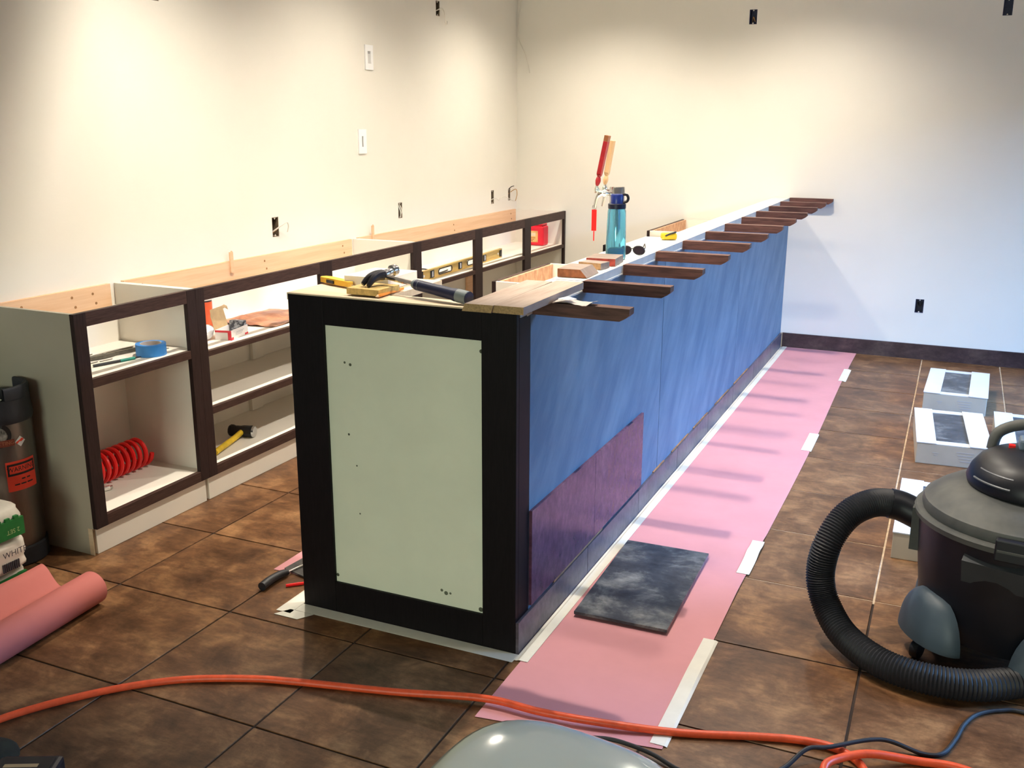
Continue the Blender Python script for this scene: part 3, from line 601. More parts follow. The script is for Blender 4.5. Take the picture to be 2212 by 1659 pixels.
# brown paper scrap and card on the nearest bracket
kraft_m = mat('grey_kraft', (0.50, 0.44, 0.40), 0.8, var=0.06, vscale=14)
z0 = H + 0.0016
def scrap(u, v):
    x = 0.066 + 0.122 * u; y = 0.098 + 0.060 * v + 0.01 * math.sin(u * 5)
    z = z0 + 0.002 * (1 + math.sin(u * 7 + v)) + 0.010 * max(0, u - 0.86) / 0.14 * (0.4 + 0.6 * (1 - v)) + 0.004 * abs(noise.noise((u * 4, v * 3, 1)))
    return (x, y, z)
tag(G().grid(scrap, 20, 8, 0.0008).build('paper_scrap', kraft_m, None, True), 'crumpled grey paper strip lying on the nearest bracket', 'paper')
tag(G().add([(0.078, 0.112, z0 + 0.0125), (0.112, 0.095, z0 + 0.0135), (0.128, 0.128, z0 + 0.0125), (0.094, 0.146, z0 + 0.0145), (0.078, 0.112, z0 + 0.0115), (0.112, 0.095, z0 + 0.0125), (0.128, 0.128, z0 + 0.0115), (0.094, 0.146, z0 + 0.0135)],
    [(0, 1, 2, 3), (7, 6, 5, 4), (0, 4, 5, 1), (1, 5, 6, 2), (2, 6, 7, 3), (3, 7, 4, 0)]).build('white_card', mat('card_white', (0.86, 0.86, 0.84), 0.6, var=0.02)), 'small white card on top of the grey paper strip', 'card')

# ------------------------------------------------------------------ things on the plywood end of the bar
ze = 1.0512
osb_m = mat('osb_block', (0.56, 0.38, 0.13), 0.7, var=0.2, vscale=90)
tag(G().box(-0.0575, 0.0575, -0.06, 0.06, 0, 0.019, frame((-0.532, 0.110, ze + 0.0040), -0.02), 0.0008).build('particle_block', osb_m), 'square particle board block under the claw hammer head', 'wood block')
tag(G().box(-0.080, 0.080, -0.095, 0.095, 0, 0.038, frame((-0.602, 0.272, ze), 0.02), 0.0008).build('white_block', white_m), 'thick white board offcut behind the hammer', 'wood block')
# hammer: head over the block, blue grip towards the loose boards
hm = thing('claw_hammer', 'claw hammer with steel neck and navy rubber grip on bar end', 'hammer', (-0.40, 0.10, ze))
HA = Vector((-0.520, 0.148, ze + 0.050)); HB = Vector((-0.172, 0.052, ze + 0.0205)); ax = (HB - HA).normalized()
def hp(t, dz=0): p = HA + (HB - HA) * t; return (p.x, p.y, p.z + dz)
side = ax.cross(Vector((0, 0, 1))).normalized(); 
G().tube([hp(0.0), hp(0.2), hp(0.42)], 0.0075, 10, 4).build('neck', chrome_m, hm, True)
grip = G().tube([hp(0.38), hp(0.44), hp(0.55), hp(0.75), hp(0.90), hp(0.985), hp(1.0)], lambda i, N: [0.010, 0.0165, 0.0165, 0.0175, 0.0195, 0.0195, 0.012][min(6, int(i / (N - 1) * 6 + 0.5))], 16, 5).build('grip', mat('navy_grip', (0.008, 0.012, 0.045), 0.5, var=0.1), hm, True)
G().tube([hp(0.375), hp(0.40), hp(0.45)], lambda i, N: 0.013 + 0.0042 * i / N, 16, 4).build('grip_collar', mat('grey_grip', (0.16, 0.19, 0.20), 0.5, var=0.1), grip, True)
G().tube([hp(0.88), hp(0.94), hp(0.99)], lambda i, N: 0.0202, 16, 4).build('grip_butt', mat('grey_grip', (0.16, 0.19, 0.20), 0.5), grip, True)
polish = mat('polished_steel', (0.55, 0.55, 0.56), 0.15, metal=1.0, var=0.05)
hd = side if side.y > 0 else -side
p = [HA + hd * d + Vector((0, 0, z)) for d, z in [(0.056, 0.012), (0.044, 0.012), (0.030, 0.009), (0.014, 0.005), (-0.008, 0.002)]]
head = G().tube([tuple(q) for q in p], lambda i, N: [0.0175, 0.0185, 0.0125, 0.014, 0.0165][min(4, int(i / (N - 1) * 4 + 0.5))], 16, 5).build('head', polish, hm, True)
dkst = mat('dark_steel', (0.05, 0.05, 0.06), 0.3, metal=0.8, var=0.1)
for s_ in (-1, 1):
    q = [HA + hd * d + ax * (s_ * w) + Vector((0, 0, z)) for d, w, z in [(-0.002, 0.003, 0.004), (-0.026, 0.006, 0.004), (-0.050, 0.010, -0.003), (-0.072, 0.013, -0.020)]]
    G().tube([tuple(v) for v in q], lambda i, N: 0.0165 * (1 - 0.66 * (i / N) ** 1.5), 10, 5).build('claw', dkst, head, True)
# utility knife
uk = thing('utility_knife', 'yellow utility knife lying on the bar end beside the hammer', 'knife', (-0.72, 0.19, ze))
M = frame((-0.72, 0.195, ze + 0.010), -0.42)
G().prism([(-0.088, -0.004), (-0.078, -0.016), (-0.03, -0.014), (0.03, -0.011), (0.075, -0.008), (0.088, 0.002), (0.075, 0.009), (0.0, 0.016), (-0.06, 0.018), (-0.082, 0.010)], 'z', -0.006, 0.011, M).build('handle', mat('yellow_handle', (0.85, 0.46, 0.03), 0.4, var=0.05), uk)
G().box(-0.040, 0.0, -0.0178, -0.0125, -0.004, 0.006, M).build('slider', black_m, uk)
G().prism([(0.084, -0.004), (0.104, -0.002), (0.088, 0.005)], 'z', 0.001, 0.0022, M).build('blade', polish, uk)
# pencil
pc = thing('carpenter_pencil', 'orange carpenter pencil lying beside the particle board block', 'pencil', (-0.485, 0.15, ze))
G().tube([(-0.475, 0.045, ze + 0.0065), (-0.480, 0.20, ze + 0.0065)], 0.0052, 6, 1, smooth=False).build('barrel', mat('pencil_orange', (0.80, 0.30, 0.05), 0.4, var=0.05), pc)
G().tube([(-0.475, 0.0445, ze + 0.0065), (-0.4745, 0.030, ze + 0.006)], lambda i, N: 0.005 - 0.0042 * i, 6, 1, smooth=False).build('tip', pine2_m, pc)

# ------------------------------------------------------------------ things in the back bar cabinets
zs = 0.6686
# blue tape roll
blue_tape = mat('blue_tape', (0.03, 0.20, 0.55), 0.5, var=0.05)
br = thing('tape_roll', 'roll of blue painter tape on the short cabinet shelf', 'tape roll', (-1.775, 0.430, zs))
G().lathe([(0.041, 0.0), (0.058, 0.0), (0.058, 0.046), (0.041, 0.046), (0.041, 0.0)], (-1.775, 0.430, zs), 40).build('tape_wrap', blue_tape, br, True)
G().lathe([(0.0385, 0.0005), (0.0408, 0.0005), (0.0408, 0.0465), (0.0385, 0.0465), (0.0385, 0.0005)], (-1.775, 0.430, zs), 40).build('card_core', kraft_m, br, True)
# marker
mk = thing('paint_pen', 'thin black pen with teal grip in front of the tape roll', 'pen', (-1.82, 0.28, zs))
a = Vector((-1.815, 0.175, zs + 0.0055)); b2 = Vector((-1.765, 0.365, zs + 0.0055)); L3 = lambda t: tuple(a + (b2 - a) * t)
G().tube([L3(0), L3(0.55)], 0.0055, 10, 1, smooth=False).build('barrel', black_m, mk, True); G().tube([L3(0.55), L3(0.86)], 0.006, 10, 1, smooth=False).build('grip', mat('teal_grip', (0.01, 0.22, 0.17), 0.5, var=0.05), mk, True); G().tube([L3(0.86), L3(1.0)], lambda i, N: 0.004 - 0.003 * i, 8, 1, smooth=False).build('tip', black_m, mk, True)
# locking pliers
pl = thing('locking_pliers', 'grey locking pliers lying on the short cabinet shelf', 'pliers', (-1.93, 0.36, zs))
gun = mat('gun_metal', (0.16, 0.15, 0.12), 0.4, metal=0.7, var=0.2, vscale=40)
M = frame((-1.895, 0.355, zs + 0.0085), 1.42)
G().prism([(-0.155, -0.004), (-0.11, -0.012), (-0.06, -0.020), (-0.02, -0.016), (0.0, -0.008), (0.10, -0.014), (0.125, -0.008), (0.125, -0.003), (0.02, 0.004), (-0.05, 0.002), (-0.15, 0.001)], 'z', -0.007, 0.007, M).build('lower_jaw', gun, pl)
G().prism([(-0.15, 0.002), (-0.05, 0.004), (0.0, 0.010), (0.11, 0.020), (0.122, 0.026), (0.105, 0.029), (0.0, 0.026), (-0.06, 0.018), (-0.11, 0.010)], 'z', -0.006, 0.0075, M).build('upper_handle', polish, pl)
G().lathe([(0.008, -0.009), (0.008, 0.010)], n=12, M=M @ Matrix.Translation((-0.045, -0.002, 0))).build('pivot', polish, pl)
for k, (x, y, r) in enumerate([(-1.985, 0.30, 1.5), (-1.865, 0.215, 1.6), (-1.855, 0.275, 1.45), (-1.80, 0.515, 1.2)]):
    t0 = G().tube([(0.0, -0.028, 0.002), (0.0, 0.028, 0.002)], 0.0016, 6, 1, smooth=False, M=frame((x, y, zs), r - math.pi / 2)).build('finish_nail', gun); tag(t0, 'loose finishing nail scattered on the short cabinet shelf', 'nail', 'loose nails on the shelf')
# red coiled air hose
zf_ = 0.1462
coil = thing('coiled_hose', 'red coiled air hose lying in the short cabinet', 'hose', (-1.955, 0.40, zf_))
pts = []; turns = 11; cy0, cy1 = 0.14, 0.515; R_ = 0.056
for k in range(turns * 14 + 1):
    an = 2 * math.pi * k / 14; f_ = k / (turns * 14)
    pts.append((-1.955 - 0.01 * f_ + R_ * math.cos(an), cy0 + (cy1 - cy0) * f_, zf_ + R_ + 0.0105 + R_ * math.sin(an)))
G().tube(pts, 0.010, 8, 2).build('hose_coil', mat('red_hose', (0.72, 0.012, 0.012), 0.28, var=0.08), coil, True)
G().tube([(-1.99, 0.10, zf_ + 0.012), (-1.93, 0.105, zf_ + 0.012)], 0.009, 12, 1, smooth=False).build('end_fitting', chrome_m, coil, True)
ft = thing('hose_fitting', 'loose steel hose coupler beside the red hose', 'fitting', (-1.876, 0.232, zf_))
G().tube([(-1.884, 0.205, zf_ + 0.0105), (-1.872, 0.240, zf_ + 0.0105)], 0.0098, 14, 1, smooth=False).build('coupler_body', chrome_m, ft, True); G().tube([(-1.8722, 0.2402, zf_ + 0.0105), (-1.868, 0.252, zf_ + 0.0105)], 0.0072, 6, 1, smooth=False).build('nipple', polish, ft)
# sledge hammer in the long unit
sl = thing('drilling_hammer', 'short sledge hammer with yellow handle on the lowest shelf', 'hammer', (-1.84, 0.95, zf_))
hz0 = zf_ + 0.0285
hp0 = Vector((-1.890, 1.000, hz0)); hp1 = Vector((-1.785, 1.026, hz0)); dd = (hp1 - hp0).normalized()
sh = G().tube([tuple(hp0 - dd * 0.012), tuple(hp0), tuple(hp0 + dd * 0.03), tuple(hp1 - dd * 0.035), tuple(hp1 - dd * 0.004)], lambda i, N: [0.024, 0.028, 0.024, 0.027, 0.028][min(4, int(i / (N - 1) * 4 + 0.5))], 10, 3).build('head', mat('black_iron', (0.012, 0.012, 0.014), 0.45, var=0.2), sl, True)
G().tube([tuple(hp1 - dd * 0.0039), tuple(hp1 + dd * 0.004)], lambda i, N: 0.027 - 0.004 * i, 20, 1, smooth=False).build('striking_face', polish, sh)
hc = (hp0 + hp1) / 2; hdir = Vector((-dd.y, dd.x, 0)); hdir = hdir if hdir.y < 0 else -hdir
G().tube([tuple(hc + hdir * 0.018), tuple(hc + hdir * 0.09 - Vector((0, 0, 0.006))), tuple(hc + hdir * 0.28 - Vector((0, 0, 0.012)))], lambda i, N: 0.0135, 12, 4).build('handle', mat('yellow_grip', (0.62, 0.42, 0.02), 0.45, var=0.3, vscale=12), sl, True)
# open screw carton
zq = 0.6486
cardw = mat('carton_print', (0.80, 0.76, 0.74), 0.5, var=0.03); cardr = mat('carton_red', (0.62, 0.03, 0.05), 0.5, var=0.05); cardk = mat('kraft_inside', (0.50, 0.34, 0.17), 0.7, var=0.08, vscale=30)
sb = thing('screw_carton', 'small open white and red carton with raised kraft lid', 'box', (-1.785, 0.905, zq))
M = frame((-1.775, 0.910, zq + 0.0004), 0.22)
hw, hl, hh = 0.038, 0.078, 0.042
G().box(-hw, hw, -hl, hl, 0, 0.0015, M).box(hw - 0.0015, hw, -hl, hl, 0.0015, hh, M).box(-hw, -hw + 0.0015, -hl, hl, 0.0015, hh, M).box(-hw + 0.0015, hw - 0.0015, -hl, -hl + 0.0015, 0.0015, hh, M).box(-hw + 0.0015, hw - 0.0015, hl - 0.0015, hl, 0.0015, hh, M).build('carton_body', cardw, sb)
G().box(hw + 0.0001, hw + 0.0006, -hl, -hl + 0.020, 0, 0.011, M).box(-hw, hw + 0.0006, -hl - 0.0006, -hl - 0.0001, hh - 0.009, hh, M).box(hw - 0.016, hw + 0.0006, -hl - 0.0006, -hl - 0.0001, 0, hh - 0.0092, M).build('red_print', cardr, sb)
G().box(hw + 0.0001, hw + 0.0006, hl - 0.03, hl, 0, 0.008, M).build('red_flash', cardr, sb)
for k, (y0_, y1_) in enumerate([(-0.030, 0.040), (-0.036, 0.030), (-0.040, 0.022)]): G().box(hw + 0.0001, hw + 0.0005, y0_, y1_, 0.027 - 0.006 * k, 0.029 - 0.006 * k, M).build('print_line', mat('print_grey', (0.42, 0.42, 0.45), 0.6), sb)
G().prism([(-hl, 0), (hl - 0.035, 0), (hl - 0.035, 0.070), (hl - 0.035, 0.088), (-hl + 0.012, 0.088), (-hl + 0.006, 0.070), (-hl, 0.060)], 'x', -0.0008, 0.0008, M @ Matrix.Translation((-hw - 0.001, 0, hh)) @ Matrix.Rotation(-0.25, 4, 'Y')).build('lid_flap', cardk, sb)
G().prism([(hl - 0.035, 0.088), (hl - 0.016, 0.090), (hl + 0.004, 0.080), (hl + 0.006, 0.064), (hl - 0.014, 0.076), (hl - 0.035, 0.074)], 'x', -0.0016, 0.0006, M @ Matrix.Translation((-hw - 0.001, 0, hh)) @ Matrix.Rotation(-0.25, 4, 'Y')).build('tuck_tab', cardk, sb)
G().box(-hw + 0.003, hw - 0.003, hl - 0.032, hl - 0.003, 0.003, 0.062, M, 0.004).build('screw_packet', mat('packet', (0.06, 0.065, 0.08), 0.25, col2=(0.35, 0.38, 0.42), vscale=45, ramp=(0.5, 0.62)), sb)
# printed foil bag
def foil(u, v):
    x = -2.03 + 0.30 * u; y = 1.10 + 0.40 * v + 0.04 * u
    return (x, y, zq + 0.0035 + 0.026 * abs(noise.noise((u * 3.3, v * 3.1, 4))) + 0.012 * bump1(u, 0.35, 0.22) * bump1(v, 0.6, 0.25))
foil_m = mat('copper_foil_print', (0.25, 0.085, 0.05), 0.35, col2=(0.62, 0.30, 0.16), vscale=9, rand=3.0, spec=0.7, ramp=(0.42, 0.68))
tag(G().grid(foil, 16, 20, 0.0016).build('foil_bag', foil_m, None, True), 'flat coppery printed bag on the upper shelf of the long unit', 'bag')
# orange tub with pale lid
ot = thing('screw_tub', 'orange and black tub with pale lid behind the screw carton', 'container', (-2.00, 1.0, zq))
G().lathe([(0.0, 0), (0.044, 0), (0.045, 0.004), (0.045, 0.135), (0.0, 0.135)], (-2.00, 0.985, zq), 28).build('tub_body', mat('tub_black', (0.02, 0.015, 0.02), 0.4, var=0.1), ot, True)
G().lathe([(0.0453, 0.006), (0.0458, 0.006), (0.0458, 0.128), (0.0453, 0.128)], (-2.00, 0.985, zq), 24, a0=-0.9, a1=1.6).build('tub_label', mat('tub_orange', (0.66, 0.10, 0.03), 0.4, var=0.1), ot, True)
G().lathe([(0.0, 0.1355), (0.048, 0.1355), (0.048, 0.155), (0.044, 0.158), (0.0, 0.158)], (-2.00, 0.985, zq), 28).build('tub_lid', mat('tub_lid', (0.62, 0.58, 0.52), 0.4, var=0.1), ot, True)
# crumpled plastic
g = G(); g.ball((0, 0, 0), 0.045, 0.055, 0.034, 18, 12)
g.v = [(-1.835 + x * (1 + 0.35 * noise.noise((x * 40, y * 40, z * 40))), 0.795 + y * (1 + 0.35 * noise.noise((y * 40, z * 40, x * 40))), zq + 0.036 + z * (1 + 0.25 * noise.noise((z * 35, x * 35, y * 35)))) for x, y, z in g.v]
mz = min(v[2] for v in g.v); g.v = [(x, y, z - mz + zq + 0.0002) for x, y, z in g.v]
tag(g.build('plastic_wrap', mat('clear_wrap', (0.75, 0.75, 0.76), 0.25, var=0.05)), 'crumpled white plastic wrap beside the screw carton', 'plastic wrap')
# gold spirit level
zl = 0.6556
lv = thing('spirit_level', 'gold four foot spirit level with black vial frames on shelf', 'level', (-1.77, 3.18, zl))
gold_m = mat('gold_paint', (0.62, 0.42, 0.13), 0.35, metal=0.25, var=0.04)
M = frame((-1.745, 2.575, zl), -math.atan2(-0.052, -1.21) + 0.0)
lvl_dir = Vector((-1.797 + 1.745, 3.785 - 2.575, 0)).normalized(); LM = Matrix.Translation((-1.745, 2.575, zl)) @ Matrix(((-lvl_dir.y, lvl_dir.x, 0, 0), (lvl_dir.x, lvl_dir.y, 0, 0), (0, 0, 1, 0), (0, 0, 0, 1)))
# local y runs along the level, local x through its thickness (pointing to the wall)
LL = 1.21; hgt = 0.062
ops = [(0.215, 0.410), (0.640, 0.835)]
segs = [0.0, *ops[0], *ops[1], LL]
g = G()
for k in range(0, 6, 2): g.box(0.006, 0.014, segs[k], segs[k + 1], 0.008, hgt - 0.008, LM)
for (a0_, b0_) in ops:
    g.box(0.006, 0.014, a0_, b0_, 0.008, 0.014, LM); g.box(0.006, 0.014, a0_, b0_, hgt - 0.014, hgt - 0.008, LM)
g.box(0.0, 0.020, 0.0, LL, 0.0, 0.008, LM); g.box(0.0, 0.020, 0.0, LL, hgt - 0.008, hgt, LM)
g.build('beam', gold_m, lv)
for (a0_, b0_) in ops:
    r_ = 0.016; cz = hgt / 2; pts = []
    for k in range(9): an = math.pi / 2 + math.pi * k / 8; pts.append((0.0048, a0_ + 0.020 + 0.018 * math.cos(an), cz + r_ * math.sin(an)))
    for k in range(9): an = -math.pi / 2 + math.pi * k / 8; pts.append((0.0048, b0_ - 0.020 + 0.018 * math.cos(an), cz + r_ * math.sin(an)))
    G().tube(pts, 0.0032, 6, 1, closed=True, smooth=False, M=LM).build('hand_hole_rim', black_m, lv)
for yv in (0.128, 0.528, 0.920):
    vf = G().box(0.0012, 0.0058, yv - 0.024, yv + 0.024, 0.009, hgt - 0.009, LM, 0.002).build('vial_frame', black_m, lv)
    G().box(0.0002, 0.0010, yv - 0.006, yv + 0.007, 0.015, hgt - 0.015, LM).build('vial', mat('vial_clear', (0.65, 0.66, 0.70), 0.2, var=0.1), vf)
for y_, s_ in ((-0.004, 1), (LL, 1)): G().box(-0.0005, 0.0205, y_, y_ + 0.004, -0.0001, hgt + 0.0005, LM).build('end_cap', black_m, lv)
G().box(-0.0004, 0.0004, LL - 0.028, LL - 0.002, 0.009, hgt - 0.009, LM).build('end_plate', black_m, lv)
for y_ in (0.02, LL - 0.05): G().lathe([(0.0, 0), (0.008, 0), (0.008, 0.0012), (0, 0.0012)], n=14, M=LM @ frame((0.0058, y_, hgt / 2), 0, -math.pi / 2)).build('hang_hole', plate_w, lv)
# black cable loop
tag(G().tube([(-1.86, 2.60, zl + 0.005), (-1.83, 2.78, zl + 0.0055), (-1.90, 2.95, zl + 0.005), (-1.99, 3.02, zl + 0.005), (-2.05, 2.96, zl + 0.005), (-2.05, 2.80, zl + 0.0055), (-1.99, 2.66, zl + 0.007), (-1.90, 2.62, zl + 0.015), (-1.84, 2.72, zl + 0.0155), (-1.82, 2.90, zl + 0.006), (-1.835, 3.05, zl + 0.005)], 0.0042, 8, 8).build('cable_loop', wire_k, None, True), 'loose loop of thin black cable behind the spirit level', 'cable')
# red canister by the corner
rc = thing('red_canister', 'red plastic canister with yellow label by the corner', 'container', (-1.88, 4.55, zl))
M = frame((-1.862, 4.575, zl), 0.0)
bodyr = G().box(-0.075, 0.075, -0.055, 0.055, 0, 0.150, M, 0.014).build('canister_body', mat('canister_red', (0.75, 0.012, 0.035), 0.35, var=0.08), rc)
G().box(-0.066, 0.066, -0.048, 0.048, 0.1502, 0.166, M, 0.006).build('lid', mat('canister_red2', (0.66, 0.012, 0.03), 0.35), rc)
lab_ = G().box(-0.062, 0.030, -0.0560, -0.0552, 0.026, 0.112, M).build('label', mat('canister_label', (0.80, 0.50, 0.17), 0.5, col2=(0.62, 0.22, 0.08), vscale=22, ramp=(0.45, 0.7)), rc)
G().box(-0.045, 0.012, -0.0566, -0.0561, 0.072, 0.098, M).build('label_panel', mat('label_cream', (0.85, 0.66, 0.46), 0.5, var=0.1, vscale=60), lab_)
for k in range(3): G().box(-0.044, 0.010 - 0.01 * k, -0.0566, -0.0561, 0.058 - 0.012 * k, 0.063 - 0.012 * k, M).build('label_line', mat('label_dark', (0.45, 0.10, 0.04), 0.5), lab_)

# ------------------------------------------------------------------ boxes of tile on the right
carton_w = mat('white_carton', (0.62, 0.63, 0.66), 0.6, var=0.03, vscale=6); carton_t = mat('tan_carton', (0.46, 0.40, 0.32), 0.7, var=0.04, vscale=8)
ink_m = mat('carton_ink', (0.40, 0.37, 0.35), 0.7)
def tile_box(label, cx, cy, rz, sz=(0.325, 0.62, 0.102), ink=True):
    t = thing('tile_box', label, 'box', (cx, cy, 0), rz, 'white boxes of tile'); M = frame((cx, cy, 0.0004), rz); a, b_, h = sz[0] / 2, sz[1] / 2, sz[2]
    G().box(-a, a, -b_, b_, 0, h - 0.003, M, 0.002).build('carton', carton_t, t)
    # top frame leaves a window onto the tiles
    w0, w1, v0, v1 = -a + 0.085, a - 0.095, -b_ + 0.055, b_ - 0.055
    for (x0, x1, y0, y1) in [(-a, a, -b_, v0), (-a, a, v1, b_)]: G().box(x0, x1, y0, y1, h - 0.0026, h + 0.0002, M).build('top_edge', carton_w, t)
    G().box(w0, w1, v0, v1, h - 0.0028, h - 0.0018, M).build('top_tile', darktile_m, t)
    for (x0, x1, s) in [(-a - 0.002, w0, -1), (w1, a + 0.004, 1)]:
        f_ = G().prism([(x0, -0.001 if s < 0 else 0.0), (x1, 0.0), (x1, 0.003), (x0, 0.003 if s < 0 else 0.004)], 'y', -b_ - 0.003, b_ + 0.002, M @ Matrix.Translation((0, 0, h + 0.0006))).build('side_flap', carton_w, t)
    if ink:
        for k in range(4):
            G().box(a - 0.15 + 0.006 * k, a - 0.075 - 0.004 * (k % 2), -b_ - 0.0008, -b_ - 0.0002, 0.068 - 0.014 * k, 0.073 - 0.014 * k, M).build('print_line', ink_m, t)
        G().box(-a + 0.07, -a + 0.10, -b_ - 0.0008, -b_ - 0.0002, 0.055, 0.060, M).build('print_line', ink_m, t); G().box(-a + 0.078, -a + 0.095, -b_ - 0.0008, -b_ - 0.0002, 0.046, 0.050, M).build('print_line', ink_m, t)
tile_box('white tile box standing closest to the back wall', 1.186, 3.690, -0.03)
tile_box('white tile box with dented flap next to a box behind the vacuum', 1.165, 2.715, 0.062)
tile_box('white tile box half hidden behind the vacuum motor head', 1.530, 2.800, 0.0)
tile_box('white tile box partly hidden behind the vacuum hose', 1.152, 1.520, 0.005, ink=False)

# ------------------------------------------------------------------ shop vacuum
vx, vy = 1.355, 0.665
vac = thing('shop_vacuum', 'black and grey wet dry vacuum with ribbed hose', 'vacuum', (vx, vy, 0))
vblack = mat('vac_black', (0.005, 0.006, 0.011), 0.42, var=0.25, vscale=7); vgrey = mat('vac_dusty_grey', (0.050, 0.054, 0.056), 0.6, col2=(0.105, 0.106, 0.098), vscale=5); vfoot = mat('vac_foot_grey', (0.055, 0.080, 0.105), 0.5, var=0.15, vscale=6)
G().lathe([(0.0, 0.075), (0.225, 0.075), (0.245, 0.085), (0.262, 0.16), (0.276, 0.29), (0.284, 0.40), (0.287, 0.425), (0.280, 0.43), (0.0, 0.43)], (vx, vy, 0), 56).build('drum', vblack, vac, True)
G().lathe([(0.279, 0.412), (0.296, 0.416), (0.299, 0.432), (0.294, 0.438), (0.279, 0.438)], (vx, vy, 0), 56).build('drum_rim', vgrey, vac, True)
lid = G().lathe([(0.0, 0.4385), (0.276, 0.4385), (0.279, 0.452), (0.274, 0.470), (0.266, 0.474), (0.250, 0.490), (0.215, 0.512), (0.170, 0.526), (0.0, 0.530)], (vx, vy, 0), 56).build('lid', vgrey, vac, True)
mh = G().lathe([(0.0, 0.5305), (0.178, 0.5305), (0.182, 0.545), (0.172, 0.575), (0.150, 0.606), (0.118, 0.626), (0.06, 0.636), (0.0, 0.638)], (vx + 0.015, vy, 0), 48).build('motor_head', vblack, vac, True)
for k in range(2):
    zz = 0.562 + 0.026 * k; rr = 0.178 - 0.018 * k
    pts = [(vx + 0.015 + rr * math.cos(an), vy + rr * math.sin(an), zz) for an in [math.radians(205 + 6 * q) for q in range(8)]]
    G().tube(pts, 0.0035, 6, 3).build('vent_slot', mat('vent_edge', (0.10, 0.11, 0.13), 0.4), mh, True)
G().tube([(vx - 0.10, vy + 0.10, 0.60), (vx - 0.085, vy + 0.11, 0.655), (vx - 0.01, vy + 0.12, 0.685), (vx + 0.09, vy + 0.12, 0.68), (vx + 0.13, vy + 0.12, 0.60)], 0.017, 12, 6).build('carry_handle', vgrey, vac, True)
sw = G().box(vx - 0.035, vx + 0.035, vy + 0.0, vy + 0.06, 0.633, 0.668, None, 0.008).build('switch_housing', mat('vac_blue_grey', (0.14, 0.19, 0.25), 0.5, var=0.1), mh)
G().box(vx - 0.060, vx - 0.042, vy + 0.02, vy + 0.04, 0.630, 0.642, None, 0.002).build('switch', red_m, mh)
def on_drum(ang, r): return (vx + r * math.cos(ang), vy + r * math.sin(ang))
for an in (math.radians(262), math.radians(82)):
    M = frame((*on_drum(an, 0.279), 0.0), an)
    lt = G().box(0.0, 0.026, -0.040, 0.040, 0.400, 0.462, M, 0.004).build('latch', vblack, vac)
    G().box(0.0262, 0.030, -0.034, 0.034, 0.428, 0.434, M).build('latch_lip', vgrey, lt)
M = frame((*on_drum(math.radians(255), 0.270), 0.0), math.radians(255))
G().prism([(0.0, 0.385), (0.024, 0.372), (0.012, 0.335), (0.0, 0.300)], 'y', -0.085, 0.085, M).build('grip_recess', mat('vac_dark_grey', (0.040, 0.044, 0.050), 0.5, var=0.1), vac)
for ang in (216, 296, 36, 126):
    an = math.radians(ang); c = on_drum(an, 0.262); M = frame((*c, 0.068), an)
    g = G(); v = []; f = []; NU, NV = 14, 8
    for j in range(NV + 1):
        el = math.pi / 2 * j / NV
        for i in range(NU + 1):
            az = -math.pi / 2 + math.pi * i / NU; w = math.cos(el) ** 0.7
            v.append((0.072 * math.cos(az) * w - 0.004, 0.135 * math.sin(az) * w, 0.145 * math.sin(el) ** 1.1))
    for j in range(NV):
        for i in range(NU): q = j * (NU + 1) + i; f.append((q, q + 1, q + NU + 2, q + NU + 1))
    g.add(v, f, M); ft_ = g.build('foot_cover', vfoot, vac, True)
    G().lathe([(0.0, 0), (0.008, 0), (0.008, 0.003), (0.0, 0.003)], n=12, M=M @ frame((0.046, 0.018, 0.088), 0.2, 0.85)).build('screw_recess', black_m, ft_)
    c2 = on_drum(an, 0.302); Mw = frame((*c2, 0.0285), an + 0.5)
    w_ = G().lathe([(0.010, -0.012), (0.026, -0.012), (0.028, -0.008), (0.028, 0.008), (0.026, 0.012), (0.010, 0.012)], n=24, M=Mw @ Matrix.Rotation(math.pi / 2, 4, 'X')).build('caster', rubber_m, vac, True)
    G().tube([tuple(Mw @ Vector((0, 0, 0))), tuple(Mw @ Vector((0, 0, 0.045)))], 0.006, 8, 1, smooth=False).build('caster_stem', dkst, w_)
# inlet port, cuff and hose
Mp = frame((*on_drum(math.radians(176), 0.272), 0.37), math.radians(176))
G().prism([(-0.060, 0.055), (0.060, 0.055), (0.052, -0.085), (-0.052, -0.085)], 'x', 0.0, 0.030, frame((*on_drum(math.radians(176), 0.268), 0.37), math.radians(176))).build('port_housing', vgrey, vac)
hose_pts = [(1.062, 0.690, 0.385), (0.995, 0.688, 0.405), (0.930, 0.640, 0.412), (0.866, 0.585, 0.378), (0.824, 0.533, 0.300), (0.812, 0.517, 0.2), (0.841, 0.489, 0.115), (0.908, 0.414, 0.062), (1.016, 0.325, 0.047), (1.142, 0.288, 0.047), (1.273, 0.309, 0.047), (1.42, 0.400, 0.047), (1.62, 0.48, 0.047), (1.86, 0.42, 0.047), (2.05, 0.25, 0.047)]
hs = G().tube(hose_pts, lambda i, N: 0.0405 + (0.0045 if i % 2 else 0.0), 16, 26).build('hose', rubber_m, vac, True, )
G().tube([(1.075, 0.688, 0.380), (1.02, 0.690, 0.400), (0.985, 0.684, 0.407)], 0.0475, 20, 4).build('hose_cuff', vblack, vac, True)

